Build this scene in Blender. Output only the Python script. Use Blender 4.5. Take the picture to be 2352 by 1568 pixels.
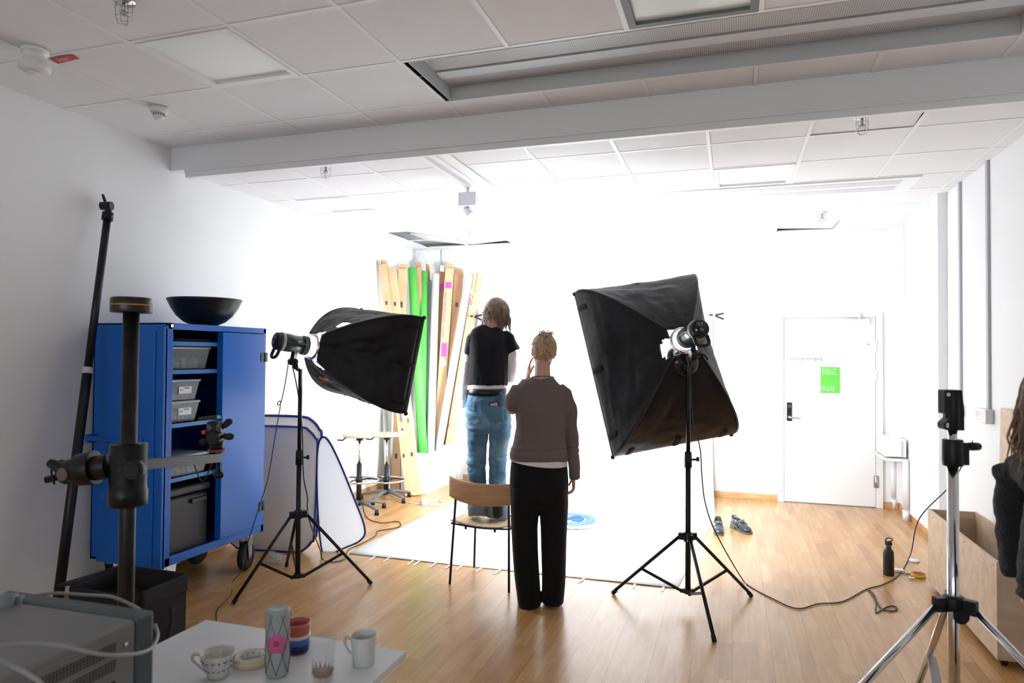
import bpy, bmesh, math, random
from mathutils import Vector, Matrix, noise
for o in list(bpy.data.objects): bpy.data.objects.remove(o)
S = bpy.context.scene
COL = S.collection
V = Vector
rnd = random.Random(7)
PI = math.pi

# ---------------------------------------------------------------- camera (measured from the room's vanishing points)
CAM_H = 1.62
YAW, PIT, ROL, FPX = 0.3137, 0.0200, 0.0074, 1561.5
FW = V((-math.sin(YAW)*math.cos(PIT), math.cos(YAW)*math.cos(PIT), math.sin(PIT)))
_R = V((math.cos(YAW), math.sin(YAW), 0)); _U = _R.cross(FW)
RT = _R*math.cos(ROL)+_U*math.sin(ROL)
UP = -_R*math.sin(ROL)+_U*math.cos(ROL)
EYE = V((0, 0, CAM_H))
cd = bpy.data.cameras.new('camera'); cam = bpy.data.objects.new('camera', cd); COL.objects.link(cam)
M = Matrix((RT, UP, -FW)).transposed().to_4x4(); M.translation = EYE
cam.matrix_world = M
cd.sensor_width = 36; cd.lens = 36*FPX/2352; cd.clip_start = .05
cd.dof.use_dof = True; cd.dof.focus_distance = 4.9; cd.dof.aperture_fstop = 3.2
S.camera = cam
# ---------------------------------------------------------------- world, light, exposure
w = bpy.data.worlds.new('world'); S.world = w; w.use_nodes = True
w.node_tree.nodes['Background'].inputs[0].default_value = (.8, .9, 1, 1)
w.node_tree.nodes['Background'].inputs[1].default_value = .3
S.view_settings.view_transform = 'Standard'; S.view_settings.look = 'None'
S.view_settings.exposure = 0.25; S.view_settings.gamma = 1; S.view_settings.use_curve_mapping = False
SOFT_L, SOFT_R, REAR_FILL_W = 37.0, 90.0, 76.0
SPREAD = math.radians(100)
def area(name, loc, rot, sx, sy, watts, col):
    l = bpy.data.lights.new(name, 'AREA'); l.shape = 'RECTANGLE'; l.size = sx; l.size_y = sy; l.energy = watts; l.color = col
    o = bpy.data.objects.new(name, l); o.location = loc; o.rotation_euler = rot; COL.objects.link(o); return o
# fill light added behind the camera to brighten the near room, no known source
area('rear_fill_light', (-1.2, -4.55, 2.1), (PI/2*1.06, 0, 0), 4.4, 1.5, REAR_FILL_W, (.86, .93, 1))

# ---------------------------------------------------------------- measuring helpers: a sight line meets a real plane
def ray(x, y): return FW+RT*((x-1176)/FPX)-UP*((y-784)/FPX)
def pz(x, y, z=0.0): r = ray(x, y); return EYE+r*((z-CAM_H)/r.z)
def py(x, y, Y): r = ray(x, y); return EYE+r*(Y/r.y)
def px(x, y, X): r = ray(x, y); return EYE+r*(X/r.x)
def fd(x, y, d): return EYE+ray(x, y)*d

# ---------------------------------------------------------------- materials
MATS = {}
def mat(name, col, rough=.5, metal=0.0, bump=0.0, bscale=60, var=0.0, vscale=8, spec=.5, trans=0, alpha=1, emit=0, coat=0, sheen=0, stretch=None, ior=1.45, col2=None):
    if name in MATS: return MATS[name]
    m = bpy.data.materials.new(name); m.use_nodes = True; MATS[name] = m
    nt = m.node_tree; N = nt.nodes; L = nt.links; b = N['Principled BSDF']
    b.inputs['Base Color'].default_value = (*col, 1); b.inputs['Roughness'].default_value = rough; b.inputs['Metallic'].default_value = metal
    b.inputs['Specular IOR Level'].default_value = spec; b.inputs['Transmission Weight'].default_value = trans; b.inputs['Alpha'].default_value = alpha
    b.inputs['IOR'].default_value = ior
    b.inputs['Coat Weight'].default_value = coat; b.inputs['Sheen Weight'].default_value = sheen
    if emit: b.inputs['Emission Color'].default_value = (*col, 1); b.inputs['Emission Strength'].default_value = emit
    tc = N.new('ShaderNodeTexCoord'); mp = N.new('ShaderNodeMapping'); L.new(tc.outputs['Object'], mp.inputs[0])
    if stretch: mp.inputs['Scale'].default_value = stretch
    if var:
        n = N.new('ShaderNodeTexNoise'); n.inputs['Scale'].default_value = vscale; n.inputs['Detail'].default_value = 6; L.new(mp.outputs[0], n.inputs[0])
        r = N.new('ShaderNodeValToRGB'); L.new(n.outputs['Fac'], r.inputs[0])
        c2 = col2 or tuple(c*(1-var) for c in col)
        r.color_ramp.elements[0].position = .35; r.color_ramp.elements[1].position = .65
        r.color_ramp.elements[0].color = (*c2, 1); r.color_ramp.elements[1].color = (*(col if col2 else tuple(min(1, c*(1+var)) for c in col)), 1)
        L.new(r.outputs[0], b.inputs['Base Color'])
    if bump:
        n = N.new('ShaderNodeTexNoise'); n.inputs['Scale'].default_value = bscale; n.inputs['Detail'].default_value = 4; L.new(mp.outputs[0], n.inputs[0])
        bp = N.new('ShaderNodeBump'); bp.inputs['Strength'].default_value = bump; bp.inputs['Distance'].default_value = .01
        L.new(n.outputs['Fac'], bp.inputs['Height']); L.new(bp.outputs[0], b.inputs['Normal'])
    return m
wall_m = mat('wall_paint', (.86, .87, .88), .55, bump=.03, bscale=250)
ceil_m = mat('ceiling_tile', (.85, .85, .87), .8, bump=.05, bscale=400)
bar_m = mat('white_steel', (.88, .89, .90), .4)
white_m = mat('white_gloss', (.82, .83, .84), .3)
whiteplastic = mat('white_plastic', (.8, .8, .8), .35)
dark_void = mat('void', (.05, .055, .06), .9)
black_m = mat('black_metal', (.012, .012, .014), .35, metal=.3)
blackp = mat('black_plastic', (.009, .009, .010), .4, spec=.4)
blackfab = mat('black_nylon', (.007, .007, .009), .55, spec=.3, bump=.6, bscale=14, var=.3, vscale=5)
blackbag = mat('black_bag_fabric', (.007, .007, .009), .85, bump=.3, bscale=200)
chrome = mat('chrome', (.75, .75, .77), .12, metal=1)
steel = mat('brushed_steel', (.5, .5, .52), .3, metal=1)
wornst = mat('worn_black_steel', (.005, .005, .005), .4, spec=.3, var=.5, vscale=30, stretch=(1, 1, .35), col2=(.022, .019, .017))
rubber = mat('rubber', (.02, .02, .02), .8)
blue_m = mat('blue_steel', (.005, .13, .56), .36, spec=.5, bump=.02, bscale=300)
card_m = mat('cardboard', (.66, .44, .26), .8, var=.08, vscale=3, bump=.05, bscale=100)
card2 = mat('cardboard_brown', (.52, .30, .17), .8, var=.08, vscale=3)
green_m = mat('green_vinyl', (.12, .62, .10), .5)
paper_m = mat('white_paper', (.86, .86, .87), .6)
grey_m = mat('grey_plastic', (.12, .13, .135), .5)
lgrey = mat('light_grey', (.42, .44, .47), .5)
birch = mat('birch_plywood', (.68, .49, .30), .45, var=.12, vscale=5, stretch=(8, 1, 8))
plyw = mat('crate_plywood', (.66, .50, .36), .6, var=.10, vscale=3, stretch=(1, 5, 5))
oak_trim = mat('oak_trim', (.58, .33, .15), .4, var=.15, vscale=6, stretch=(1, 1, 6))
skin = mat('skin', (.62, .36, .28), .5, bump=.05, bscale=120)
skin.node_tree.nodes['Principled BSDF'].inputs['Subsurface Weight'].default_value = .15
skin.node_tree.nodes['Principled BSDF'].inputs['Subsurface Scale'].default_value = .02
pink = mat('magenta_print', (.62, .08, .38), .6)
inkred = mat('red_ink', (.62, .08, .10), .6)
inkblk = mat('dark_ink', (.08, .07, .07), .7)
inkgrey = mat('grey_ink', (.16, .165, .18), .6)

def plank_mat():
    m = bpy.data.materials.new('oak_parquet'); m.use_nodes = True; nt = m.node_tree; N = nt.nodes; L = nt.links; b = N['Principled BSDF']
    tc = N.new('ShaderNodeTexCoord'); sp = N.new('ShaderNodeSeparateXYZ'); L.new(tc.outputs['Object'], sp.inputs[0])
    def mt(op, a, bb=None):
        n = N.new('ShaderNodeMath'); n.operation = op
        for i, v in enumerate((a, bb)):
            if v is None: continue
            if isinstance(v, (int, float)): n.inputs[i].default_value = v
            else: L.new(v, n.inputs[i])
        return n.outputs[0]
    row = mt('FLOOR', mt('DIVIDE', sp.outputs[0], .0685)); fx = mt('FRACT', mt('DIVIDE', sp.outputs[0], .0685))
    wn = N.new('ShaderNodeTexWhiteNoise'); wn.noise_dimensions = '1D'; L.new(row, wn.inputs['W'])
    yy = mt('ADD', mt('DIVIDE', sp.outputs[1], .46), mt('MULTIPLY', wn.outputs[0], 7.0))
    cell = mt('FLOOR', yy); fy = mt('FRACT', yy)
    cb = N.new('ShaderNodeCombineXYZ'); L.new(row, cb.inputs[0]); L.new(cell, cb.inputs[1])
    w2 = N.new('ShaderNodeTexWhiteNoise'); w2.noise_dimensions = '2D'; L.new(cb.outputs[0], w2.inputs['Vector'])
    mp = N.new('ShaderNodeMapping'); mp.inputs['Scale'].default_value = (22, 1.6, 1); L.new(tc.outputs['Object'], mp.inputs[0])
    ad = N.new('ShaderNodeVectorMath'); ad.operation = 'ADD'; L.new(mp.outputs[0], ad.inputs[0])
    sc = N.new('ShaderNodeVectorMath'); sc.operation = 'SCALE'; sc.inputs['Scale'].default_value = 30; L.new(w2.outputs['Color'], sc.inputs[0]); L.new(sc.outputs[0], ad.inputs[1])
    ns = N.new('ShaderNodeTexNoise'); ns.inputs['Scale'].default_value = 1.6; ns.inputs['Detail'].default_value = 7; ns.inputs['Distortion'].default_value = .8; L.new(ad.outputs[0], ns.inputs[0])
    r = N.new('ShaderNodeValToRGB'); L.new(w2.outputs['Value'], r.inputs[0]); e = r.color_ramp.elements
    e[0].position = 0; e[0].color = (.46, .235, .088, 1); e[1].position = 1; e[1].color = (.64, .385, .17, 1)
    x = e.new(.12); x.color = (.54, .29, .11, 1); x = e.new(.85); x.color = (.60, .345, .145, 1)
    r2 = N.new('ShaderNodeValToRGB'); L.new(ns.outputs['Fac'], r2.inputs[0]); r2.color_ramp.elements[0].position = .3; r2.color_ramp.elements[1].position = .7
    r2.color_ramp.elements[0].color = (.82, .78, .74, 1); r2.color_ramp.elements[1].color = (1.06, 1.06, 1.06, 1)
    mx = N.new('ShaderNodeMix'); mx.data_type = 'RGBA'; mx.blend_type = 'MULTIPLY'; mx.inputs[0].default_value = 1; L.new(r.outputs[0], mx.inputs[6]); L.new(r2.outputs[0], mx.inputs[7])
    # seams: fine between staves, wider every third (board joint)
    b3 = mt('FRACT', mt('DIVIDE', sp.outputs[0], .2055))
    s1 = mt('LESS_THAN', fx, .012); s2 = mt('LESS_THAN', fy, .0028); s3 = mt('LESS_THAN', b3, .011)
    seam = mt('MAXIMUM', mt('MULTIPLY', mt('MAXIMUM', s1, s2), .35), mt('MULTIPLY', s3, .75))
    m2 = N.new('ShaderNodeMix'); m2.data_type = 'RGBA'; L.new(seam, m2.inputs[0]); L.new(mx.outputs[2], m2.inputs[6]); m2.inputs[7].default_value = (.10, .05, .02, 1)
    L.new(m2.outputs[2], b.inputs['Base Color'])
    b.inputs['Roughness'].default_value = .27; b.inputs['Specular IOR Level'].default_value = .5
    bp = N.new('ShaderNodeBump'); bp.inputs['Strength'].default_value = .12; bp.inputs['Distance'].default_value = .002; L.new(ns.outputs['Fac'], bp.inputs['Height']); L.new(bp.outputs[0], b.inputs['Normal'])
    return m
floor_m = plank_mat()

# ---------------------------------------------------------------- mesh builder
ORG = {}
def frame(t, ref=None):
    t = t.normalized(); ref = V(ref) if ref else None; ref = ref or (V((0, 0, 1)) if abs(t.z) < .92 else V((1, 0, 0)))
    a = ref.cross(t)
    if a.length < 1e-5: a = V((1, 0, 0)).cross(t)
    a.normalize(); return a, t.cross(a)
class MB:
    def __init__(s): s.bm = bmesh.new()
    def face(s, vs, mi=0, sm=False):
        try: f = s.bm.faces.new(vs); f.material_index = mi; f.smooth = sm; return f
        except ValueError: return None
    def box(s, lo, hi, mi=0, mx=None):
        lo, hi = V(lo), V(hi)
        vs = [s.bm.verts.new((mx @ V(p)) if mx else V(p)) for p in [(x, y, z) for x in (lo.x, hi.x) for y in (lo.y, hi.y) for z in (lo.z, hi.z)]]
        for q in ((0, 1, 3, 2), (4, 6, 7, 5), (0, 4, 5, 1), (2, 3, 7, 6), (0, 2, 6, 4), (1, 5, 7, 3)): s.face([vs[i] for i in q], mi)
        return s
    def bar(s, a, b, w, h, ref=None, mi=0):     # rectangular bar from a to b: w across, h along ref
        a, b = V(a), V(b); x, y = frame(b-a, ref)
        vs = [s.bm.verts.new(p+x*(sx*w/2)+y*(sy*h/2)) for p in (a, b) for sx, sy in ((-1, -1), (1, -1), (1, 1), (-1, 1))]
        for q in ((3, 2, 1, 0), (4, 5, 6, 7), (0, 1, 5, 4), (1, 2, 6, 5), (2, 3, 7, 6), (3, 0, 4, 7)): s.face([vs[i] for i in q], mi)
        return s
    def rings(s, R, caps=True, mi=0, closed=False, sm=True):
        vr = [[s.bm.verts.new(p) for p in r] for r in R]; n = len(R[0]); k = len(vr)
        for i in range(k if closed else k-1):
            A, B = vr[i], vr[(i+1) % k]
            for j in range(n): s.face((A[j], A[(j+1) % n], B[(j+1) % n], B[j]), mi, sm)
        if caps and not closed: s.face(vr[0][::-1], mi); s.face(vr[-1], mi)
        return s
    def cyl(s, a, b, r0, r1=None, n=20, mi=0, caps=True):
        a, b = V(a), V(b); r1 = r0 if r1 is None else r1; x, y = frame(b-a)
        return s.rings([[p+(x*math.cos(t)+y*math.sin(t))*r for t in [2*PI*i/n for i in range(n)]] for p, r in ((a, r0), (b, r1))], caps, mi)
    def lathe(s, prof, o=(0, 0, 0), ax=(0, 0, 1), n=32, mi=0, caps=False):    # prof = [(r, h)]
        o = V(o); ax = V(ax).normalized(); x, y = frame(ax)
        return s.rings([[o+ax*h+(x*math.cos(t)+y*math.sin(t))*max(r, 1e-4) for t in [2*PI*i/n for i in range(n)]] for r, h in prof], caps, mi)
    def tube(s, pts, r, n=8, mi=0, closed=False, k=6, smooth=True):
        pts = [V(p) for p in pts]
        if smooth and len(pts) > 2: pts = cr(pts, k, closed)
        R = []; x = None; m = len(pts)
        for i, p in enumerate(pts):
            t = (pts[(i+1) % m]-pts[i-1]) if closed or 0 < i < m-1 else (pts[1]-pts[0] if i == 0 else pts[-1]-pts[-2])
            if t.length < 1e-7: t = V((0, 0, 1))
            t.normalize()
            if x is None: x, y = frame(t)
            else:
                x = x-t*x.dot(t)
                if x.length < 1e-5: x, _ = frame(t)
                x.normalize(); y = t.cross(x)
            rr = r(i/(m-1)) if callable(r) else r
            R.append([p+(x*math.cos(a)+y*math.sin(a))*rr for a in [2*PI*j/n for j in range(n)]])
        return s.rings(R, True, mi, closed)
    def loft(s, pts, ab, ref, n=24, e=2.0, mi=0):    # elliptical sections: ab=(half width, half depth)
        pts = [V(p) for p in pts]; R = []; m = len(pts)
        for i, p in enumerate(pts):
            t = pts[min(i+1, m-1)]-pts[max(i-1, 0)]; t.normalize(); x = V(ref).cross(t); x.normalize(); y = t.cross(x); a, b = ab[i]
            ring = []
            for j in range(n):
                th = 2*PI*j/n; c, q = math.cos(th), math.sin(th)
                ring.append(p+x*a*math.copysign(abs(c)**(2/e), c)+y*b*math.copysign(abs(q)**(2/e), q))
            R.append(ring)
        return s.rings(R, True, mi)
    def ball(s, c, r, sc=(1, 1, 1), n=16, mi=0, mx=None):
        c = V(c); R = []
        for i in range(1, n//2):
            ph = PI*i/(n//2)
            ring = []
            for j in range(n):
                th = 2*PI*j/n; p = V((math.sin(ph)*math.cos(th)*sc[0], math.sin(ph)*math.sin(th)*sc[1], -math.cos(ph)*sc[2]))*r
                ring.append(c+((mx @ p) if mx else p))
            R.append(ring)
        return s.rings(R, True, mi)
    def poly(s, pts, thick, nrm, mi=0):     # flat outline with thickness
        nrm = V(nrm).normalized(); A = [s.bm.verts.new(V(p)) for p in pts]; B = [s.bm.verts.new(V(p)+nrm*thick) for p in pts]; n = len(pts)
        s.face(A[::-1], mi); s.face(B, mi)
        for j in range(n): s.face((A[j], A[(j+1) % n], B[(j+1) % n], B[j]), mi)
        return s
    def grid(s, P, mi=0, sm=True, skip=None):    # P[i][j] points
        vr = [[s.bm.verts.new(p) for p in r] for r in P]
        for i in range(len(P)-1):
            for j in range(len(P[0])-1):
                if skip and skip(i, j): continue
                s.face((vr[i][j], vr[i+1][j], vr[i+1][j+1], vr[i][j+1]), mi, sm)
        return s
    def text(s, txt, o, xd, yd, size, mi=0, align='LEFT'):      # raised lettering on a surface
        cu = bpy.data.curves.new('t', 'FONT'); cu.body = txt; cu.size = size; cu.align_x = align; cu.extrude = .0003; cu.resolution_u = 3
        ob = bpy.data.objects.new('t', cu); COL.objects.link(ob); dg = bpy.context.evaluated_depsgraph_get()
        me = bpy.data.meshes.new_from_object(ob.evaluated_get(dg)); xd = V(xd).normalized(); yd = V(yd).normalized(); z = xd.cross(yd)
        mx = Matrix((xd, yd, z)).transposed().to_4x4(); mx.translation = V(o)+z*.0006
        me.transform(mx); i0 = len(s.bm.faces); s.bm.from_mesh(me); s.bm.faces.ensure_lookup_table()
        for f in s.bm.faces[i0:]: f.material_index = mi
        bpy.data.objects.remove(ob); bpy.data.curves.remove(cu); bpy.data.meshes.remove(me); return s
    def build(s, name, mats, parent=None, org=None, bev=0, smooth=False, seg=2, mods=None, fix=True, label=None):
        if not isinstance(mats, (list, tuple)): mats = [mats]
        bm = s.bm
        if fix: bmesh.ops.recalc_face_normals(bm, faces=bm.faces)
        if parent is not None: org = ORG[parent.name]
        elif org is None:
            xs = [v.co for v in bm.verts]; org = V(((min(p.x for p in xs)+max(p.x for p in xs))/2, (min(p.y for p in xs)+max(p.y for p in xs))/2, min(p.z for p in xs)))
        org = V(org)
        for v in bm.verts: v.co -= org
        if smooth:
            for f in bm.faces: f.smooth = True
        me = bpy.data.meshes.new(name); bm.to_mesh(me); bm.free()
        for m in mats: me.materials.append(m)
        o = bpy.data.objects.new(name, me); COL.objects.link(o); ORG[o.name] = org
        if parent is not None: o.parent = parent
        else: o.location = org
        if bev:
            b = o.modifiers.new('bevel', 'BEVEL'); b.width = bev; b.segments = seg; b.limit_method = 'ANGLE'; b.angle_limit = .6
        for (t, kw) in (mods or []):
            md = o.modifiers.new(t.lower(), t)
            for k, v in kw.items(): setattr(md, k, v)
        if label: o['label'] = label
        return o
def cr(P, k=6, closed=False):
    n = len(P); out = []
    for i in range(n if closed else n-1):
        if closed: a, b, c, d = P[i-1], P[i], P[(i+1) % n], P[(i+2) % n]
        else: a, b, c, d = P[max(i-1, 0)], P[i], P[i+1], P[min(i+2, n-1)]
        for j in range(k):
            t = j/k
            out.append(((b*2)+(c-a)*t+(a*2-b*5+c*4-d)*t*t+(b*3-a-c*3+d)*t**3)*.5)
    if not closed: out.append(P[-1])
    return out
def tag(o, label, cat, group=None, kind=None):
    o['label'] = label; o['category'] = cat
    if group: o['group'] = group
    if kind: o['kind'] = kind
    return o
def thing(name, loc, label, cat, group=None):
    o = bpy.data.objects.new(name, None); o.location = loc; o.empty_display_size = .1; COL.objects.link(o); ORG[o.name] = V(loc)
    return tag(o, label, cat, group)
def struct(mb, name, m, **k):
    o = mb.build(name, m, org=(0, 0, 0), **k); o['kind'] = 'structure'; return o
def dup(root, loc, rz=0, label=None, group=None):
    def cp(o, par):
        c = o.copy(); COL.objects.link(c)
        if par: c.parent = par
        for ch in [q for q in bpy.data.objects if q.parent == o]: cp(ch, c)
        return c
    r = cp(root, None); r.location = loc; r.rotation_euler = (0, 0, rz)
    if label: r['label'] = label
    if group: r['group'] = group
    return r

# ================================================================ THE ROOM
XL, XR, YB, YF, HN, HF, BY = -4.03, 1.71, 8.25, -4.6, 3.155, 3.005, 4.05
struct(MB().box((XL-.1, YF-.1, -.05), (XR+.1, YB+.1, 0)), 'floor', floor_m)
struct(MB().box((XL-.12, YF, 0), (XL, YB, HN+.35)), 'wall_left', wall_m)
struct(MB().box((XR, YF, 0), (XR+.12, YB, HN+.35)), 'wall_right', wall_m)
struct(MB().box((XL-.12, YB, 0), (XR+.12, YB+.12, HN+.35)), 'wall_back', wall_m)
struct(MB().box((XL-.12, YF-.12, 0), (XR+.12, YF, HN+.35)), 'wall_front', mat('grey_wall', (.55, .55, .56), .7))
wn_ = MB()  # made-up window frame, added around the fill light on the unseen wall
for x in (-3.44, -1.97, -.45, 1.0): wn_.box((x, YF, 1.30), (x+.06, YF+.03, 2.90))
wn_.box((-3.38, YF, 1.30), (1.0, YF+.03, 1.345)).box((-3.38, YF, 2.86), (1.0, YF+.03, 2.90))
struct(wn_, 'added_window_frame', white_m)
# beam step between the near, higher ceiling and the far, lower one
bm_ = MB().box((XL, BY, HF-.02), (XR, BY+.10, HN+.3))
struct(bm_, 'trim_1', wall_m, bev=.004)
# curtain rail profile under the beam
rl = MB().box((-3.9, BY+.01, HF-.075), (XR, BY+.05, HF-.022)).box((-3.9, BY-.004, HF-.034), (XR, BY+.055, HF-.02))
struct(rl, 'trim_2', bar_m, bev=.002)
# ceiling: T bars and tiles, near part
def ceiling(x0, x1, y0, y1, H, xs, ys, skip, tilt={}):
    m = MB()
    m.box((x0, y0, H+.30), (x1, y1, H+.33), 2)
    bw = .012
    for x in xs:
        for ya, yb in (((y0, 3.20), (3.775, y1)) if y1 < 4.2 and -1.64 < x < 1.30 else ((y0, y1),)): m.box((x-bw, ya, H), (x+bw, yb, H+.006), 1)
    for y in ys: m.box((x0, y-bw, H+.0006), (x1, y+bw, H+.0055), 1)
    X = [x0-bw]+list(xs)+[x1+bw]; Y = [y0-bw]+list(ys)+[y1+bw]
    for i in range(len(X)-1):
        for j in range(len(Y)-1):
            cx, cy = (X[i]+X[i+1])/2, (Y[j]+Y[j+1])/2
            if any(a < cx < b and c < cy < d for a, b, c, d in skip): continue
            a0, a1, b0, b1 = X[i]+bw+.0012, X[i+1]-bw-.0012, Y[j]+bw+.0012, Y[j+1]-bw-.0012
            if a1-a0 < .02 or b1-b0 < .02: continue
            mx = None
            for (tx, ty, ang, axs, lift) in tilt:
                if X[i] < tx < X[i+1] and Y[j] < ty < Y[j+1]:
                    mx = Matrix.Translation((cx, cy, H+lift)) @ Matrix.Rotation(ang, 4, axs) @ Matrix.Translation((-cx, -cy, -H))
            m.box((a0, b0, H+.0035), (a1, b1, H+.02), 0, mx)
    return m
xs = [-2.25-.594*2+.594*k for k in range(-0, 7)]
ysn.remove(3.205) if False else None
xsn = [x for x in [-3.445, -2.852, -2.258, -1.668, -1.07, -.475, .12, .715, 1.31]]
ysn = sorted([3.785, 3.19, 2.595, 2.0, 1.4, .8, .2, -.4, -1.0, -1.6, -2.2, -2.8, -3.4, -4.0])
LAMP_N = [(-2.852, -2.258, 2.595, 3.19), (-.475, .12, 2.595, 3.19)]
struct(ceiling(XL, XR, YF, BY, HN, xsn, ysn, [LAMP_N[0], (-1.668, 1.31, 3.19, 3.785), (-.475, .12, 2.595, 3.19), (-3, -2.2, -.4, .2)], []), 'ceiling', [ceil_m, bar_m, dark_void])
xsf = [-3.78, -3.19, -2.59, -2.03, -1.33, -.745, -.15, .448, 1.045, 1.62]
ysf = [4.61, 5.21, 5.815, 6.30, 6.9, 7.5, 8.05]
struct(ceiling(XL, XR, BY+.1, YB, HF, xsf, ysf, [(-3.78, -3.19, 5.21, 5.815), (-.15, .448, 5.21, 5.815), (-1.36, 1.3, 5.815, 6.30)],
       [(.7, 4.3, -.035, 'X', .012), (-3.4, 7.2, .16, 'Y', .06), (-3.4, 7.7, .13, 'Y', .05), (-2.9, 7.9, -.06, 'Y', .03), (.7, 7.7, .04, 'Y', .02)]), 'ceiling_far', [ceil_m, bar_m, dark_void])
bpy.data.objects['ceiling_far'].name = 'trim_3'

# wall seams and skirting
struct(MB().box((-3.33, YB-.014, 0), (.485, YB, .07)), 'baseboard_back', oak_trim, bev=.003)
struct(MB().box((1.545, YB-.014, 0), (XR-.02, YB, .07)), 'baseboard_corner', oak_trim, bev=.003)
bpy.data.objects['baseboard_corner'].name = 'baseboard_back_right'
struct(MB().box((XR-.014, 5.0, 0), (XR, YB, .07)), 'baseboard_right', oak_trim, bev=.003)
struct(MB().box((XL, YF, 0), (XL+.014, YB, .075)), 'baseboard_left', oak_trim, bev=.003)
# boxed pipes and lower panelling on the right wall
def rw(x, y): return px(x, y, XR)
pA = rw(2098, 600)
struct(MB().box((1.60, 8.02, .78), (XR, YB, HF+.1)), 'trim_4', wall_m, bev=.004)
cY = rw(2172, 700).y
struct(MB().box((XR-.07, cY-.05, 0), (XR, cY+.17, HF+.1)), 'trim_5', wall_m, bev=.004)
struct(MB().box((XR-.03, cY+.17, .07), (XR, 8.02, .80)), 'trim_6', wall_m, bev=.003)
# left wall panel joint
struct(MB().box((XL, 6.90, 0), (XL+.008, 6.93, HF)), 'trim_7', wall_m)

# ---- door with frame, closer, hinges, lock and writing
DX0, DX1, DZ = .553, 1.473, 2.055
dr = MB().box((.485, YB-.03, 0), (DX0-.004, YB+.01, DZ+.004)).box((DX1+.004, YB-.03, 0), (1.545, YB+.01, DZ+.004)).box((.485, YB-.03, DZ+.004), (1.545, YB+.01, 2.115))
d = struct(dr, 'door_1', white_m, bev=.004); ORG[d.name] = V((0, 0, 0))
leaf = MB().box((DX0, YB-.022, .008), (DX1, YB+.03, DZ)).build('door_leaf', white_m, d, bev=.002)
MB().box((DX0, YB-.024, .0), (DX1, YB+.02, .007)).build('threshold', inkgrey, d)
for z0 in (1.68, 1.36, .22):
    MB().cyl((DX1+.004, YB-.038, z0), (DX1+.004, YB-.038, z0+.13), .011).box((DX1-.02, YB-.034, z0), (DX1+.03, YB-.031, z0+.13)).build('hinge', steel if z0 < 1 else white_m, d)
h0 = py(1813, 945, YB-.02)
lk = MB().box((h0.x-.028, YB-.034, h0.z-.105), (h0.x+.028, YB-.022, h0.z+.105)).build('lock_plate', mat('dark_chrome', (.15, .16, .17), .15, metal=1), d, bev=.005)
MB().cyl((h0.x, YB-.05, h0.z+.06), (h0.x, YB-.03, h0.z+.06), .02).cyl((h0.x, YB-.05, h0.z-.06), (h0.x, YB-.03, h0.z-.06), .02).build('cylinder_ring', chrome, lk)
MB().tube([(h0.x, YB-.04, h0.z-.06), (h0.x, YB-.085, h0.z-.06), (h0.x+.03, YB-.092, h0.z-.06), (h0.x+.11, YB-.092, h0.z-.065)], .0085, k=5).build('door_handle', chrome, d)
c0 = py(1935, 732, YB-.03); c1 = py(1990, 744, YB-.03)
MB().box((c0.x, YB-.075, DZ-.075), (c0.x+.26, YB-.022, DZ-.015)).build('door_closer', mat('closer_grey', (.7, .7, .75), .4), d, bev=.005)
MB().bar((c0.x+.16, YB-.06, DZ-.012), (c0.x+.16, YB-.06, DZ+.04), .02, .02).bar((c0.x+.17, YB-.07, DZ+.02), (c0.x+.06, YB-.05, DZ+.03), .012, .02).bar((c0.x+.17, YB-.07, DZ+.025), (c0.x+.12, YB-.05, DZ+.05), .01, .02).build('closer_arm', whiteplastic, d)
MB().box((1.40, YB-.0235, 1.755), (1.413, YB-.0215, 1.775)).build('key_label', mat('label_brown', (.35, .2, .2), .6), d)
t0 = py(1813, 826, YB-.022); t1 = py(1875, 826, YB-.022)
MB().text('ingen genomgång', (t0.x, YB-.0225, t0.z), (1, 0, 0), (0, 0, 1), .050).build('door_lettering', inkgrey, d)
s0, s1 = py(1885, 902, YB-.023), py(1929, 843, YB-.023)
sg = MB().box((s0.x, YB-.0255, s0.z), (s1.x, YB-.0225, s1.z))
for i, t in enumerate(['Vill du låna utrustning', 'från skolan?', 'Då behöver du boka', 'via vårt digitala sys-', 'tem som du hittar här.']):
    sg.text(t, (s0.x+.012, YB-.026, s1.z-.026-.0145*i), (1, 0, 0), (0, 0, 1), .0165, mi=1)
for i, t in enumerate(['Öppettider för att', 'hämta utrustning', 'vardag 9.00–10.00', 'samt 14.00–15.00']):
    sg.text(t, (s0.x+.012, YB-.026, s0.z+.068-.0155*i), (1, 0, 0), (0, 0, 1), .0175, mi=1)
tag(sg.build('door_notice', [mat('notice_green', (.13, .60, .07), .5), white_m]), 'green paper notice with white lettering stuck on the white door', 'notice')

# ---- ceiling lamps (square recessed panels)
def panel_lamp(x0, x1, y0, y1, H, label, col, dark=False):
    t = thing('ceiling_lamp', ((x0+x1)/2, (y0+y1)/2, H), label, 'ceiling lamp')
    fm = mat('dark_frame', (.16, .18, .18), .5) if dark else bar_m
    a = .014; bdr = .034
    m = MB()
    for lo, hi in (((x0+a, y0+a), (x1-a, y0+a+bdr)), ((x0+a, y1-a-bdr), (x1-a, y1-a)), ((x0+a, y0+a+bdr), (x0+a+bdr, y1-a-bdr)), ((x1-a-bdr, y0+a+bdr), (x1-a, y1-a-bdr))):
        m.box((*lo, H-.004), (*hi, H+.03))
    m.box((x0+a, y0+a, H+.03), (x1-a, y1-a, H+.08))
    m.build('lamp_frame', fm, t)
    MB().box((x0+a+bdr, y0+a+bdr, H+.012), (x1-a-bdr, y1-a-bdr, H+.02)).build('diffuser', mat('lamp_diffuser_'+label[:6], col, .25, emit=0.0), t)
    return t
panel_lamp(*LAMP_N[0], HN, 'square flush ceiling lamp nearest the left wall before the beam, pale diffuser', (.95, 1, 1))
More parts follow.
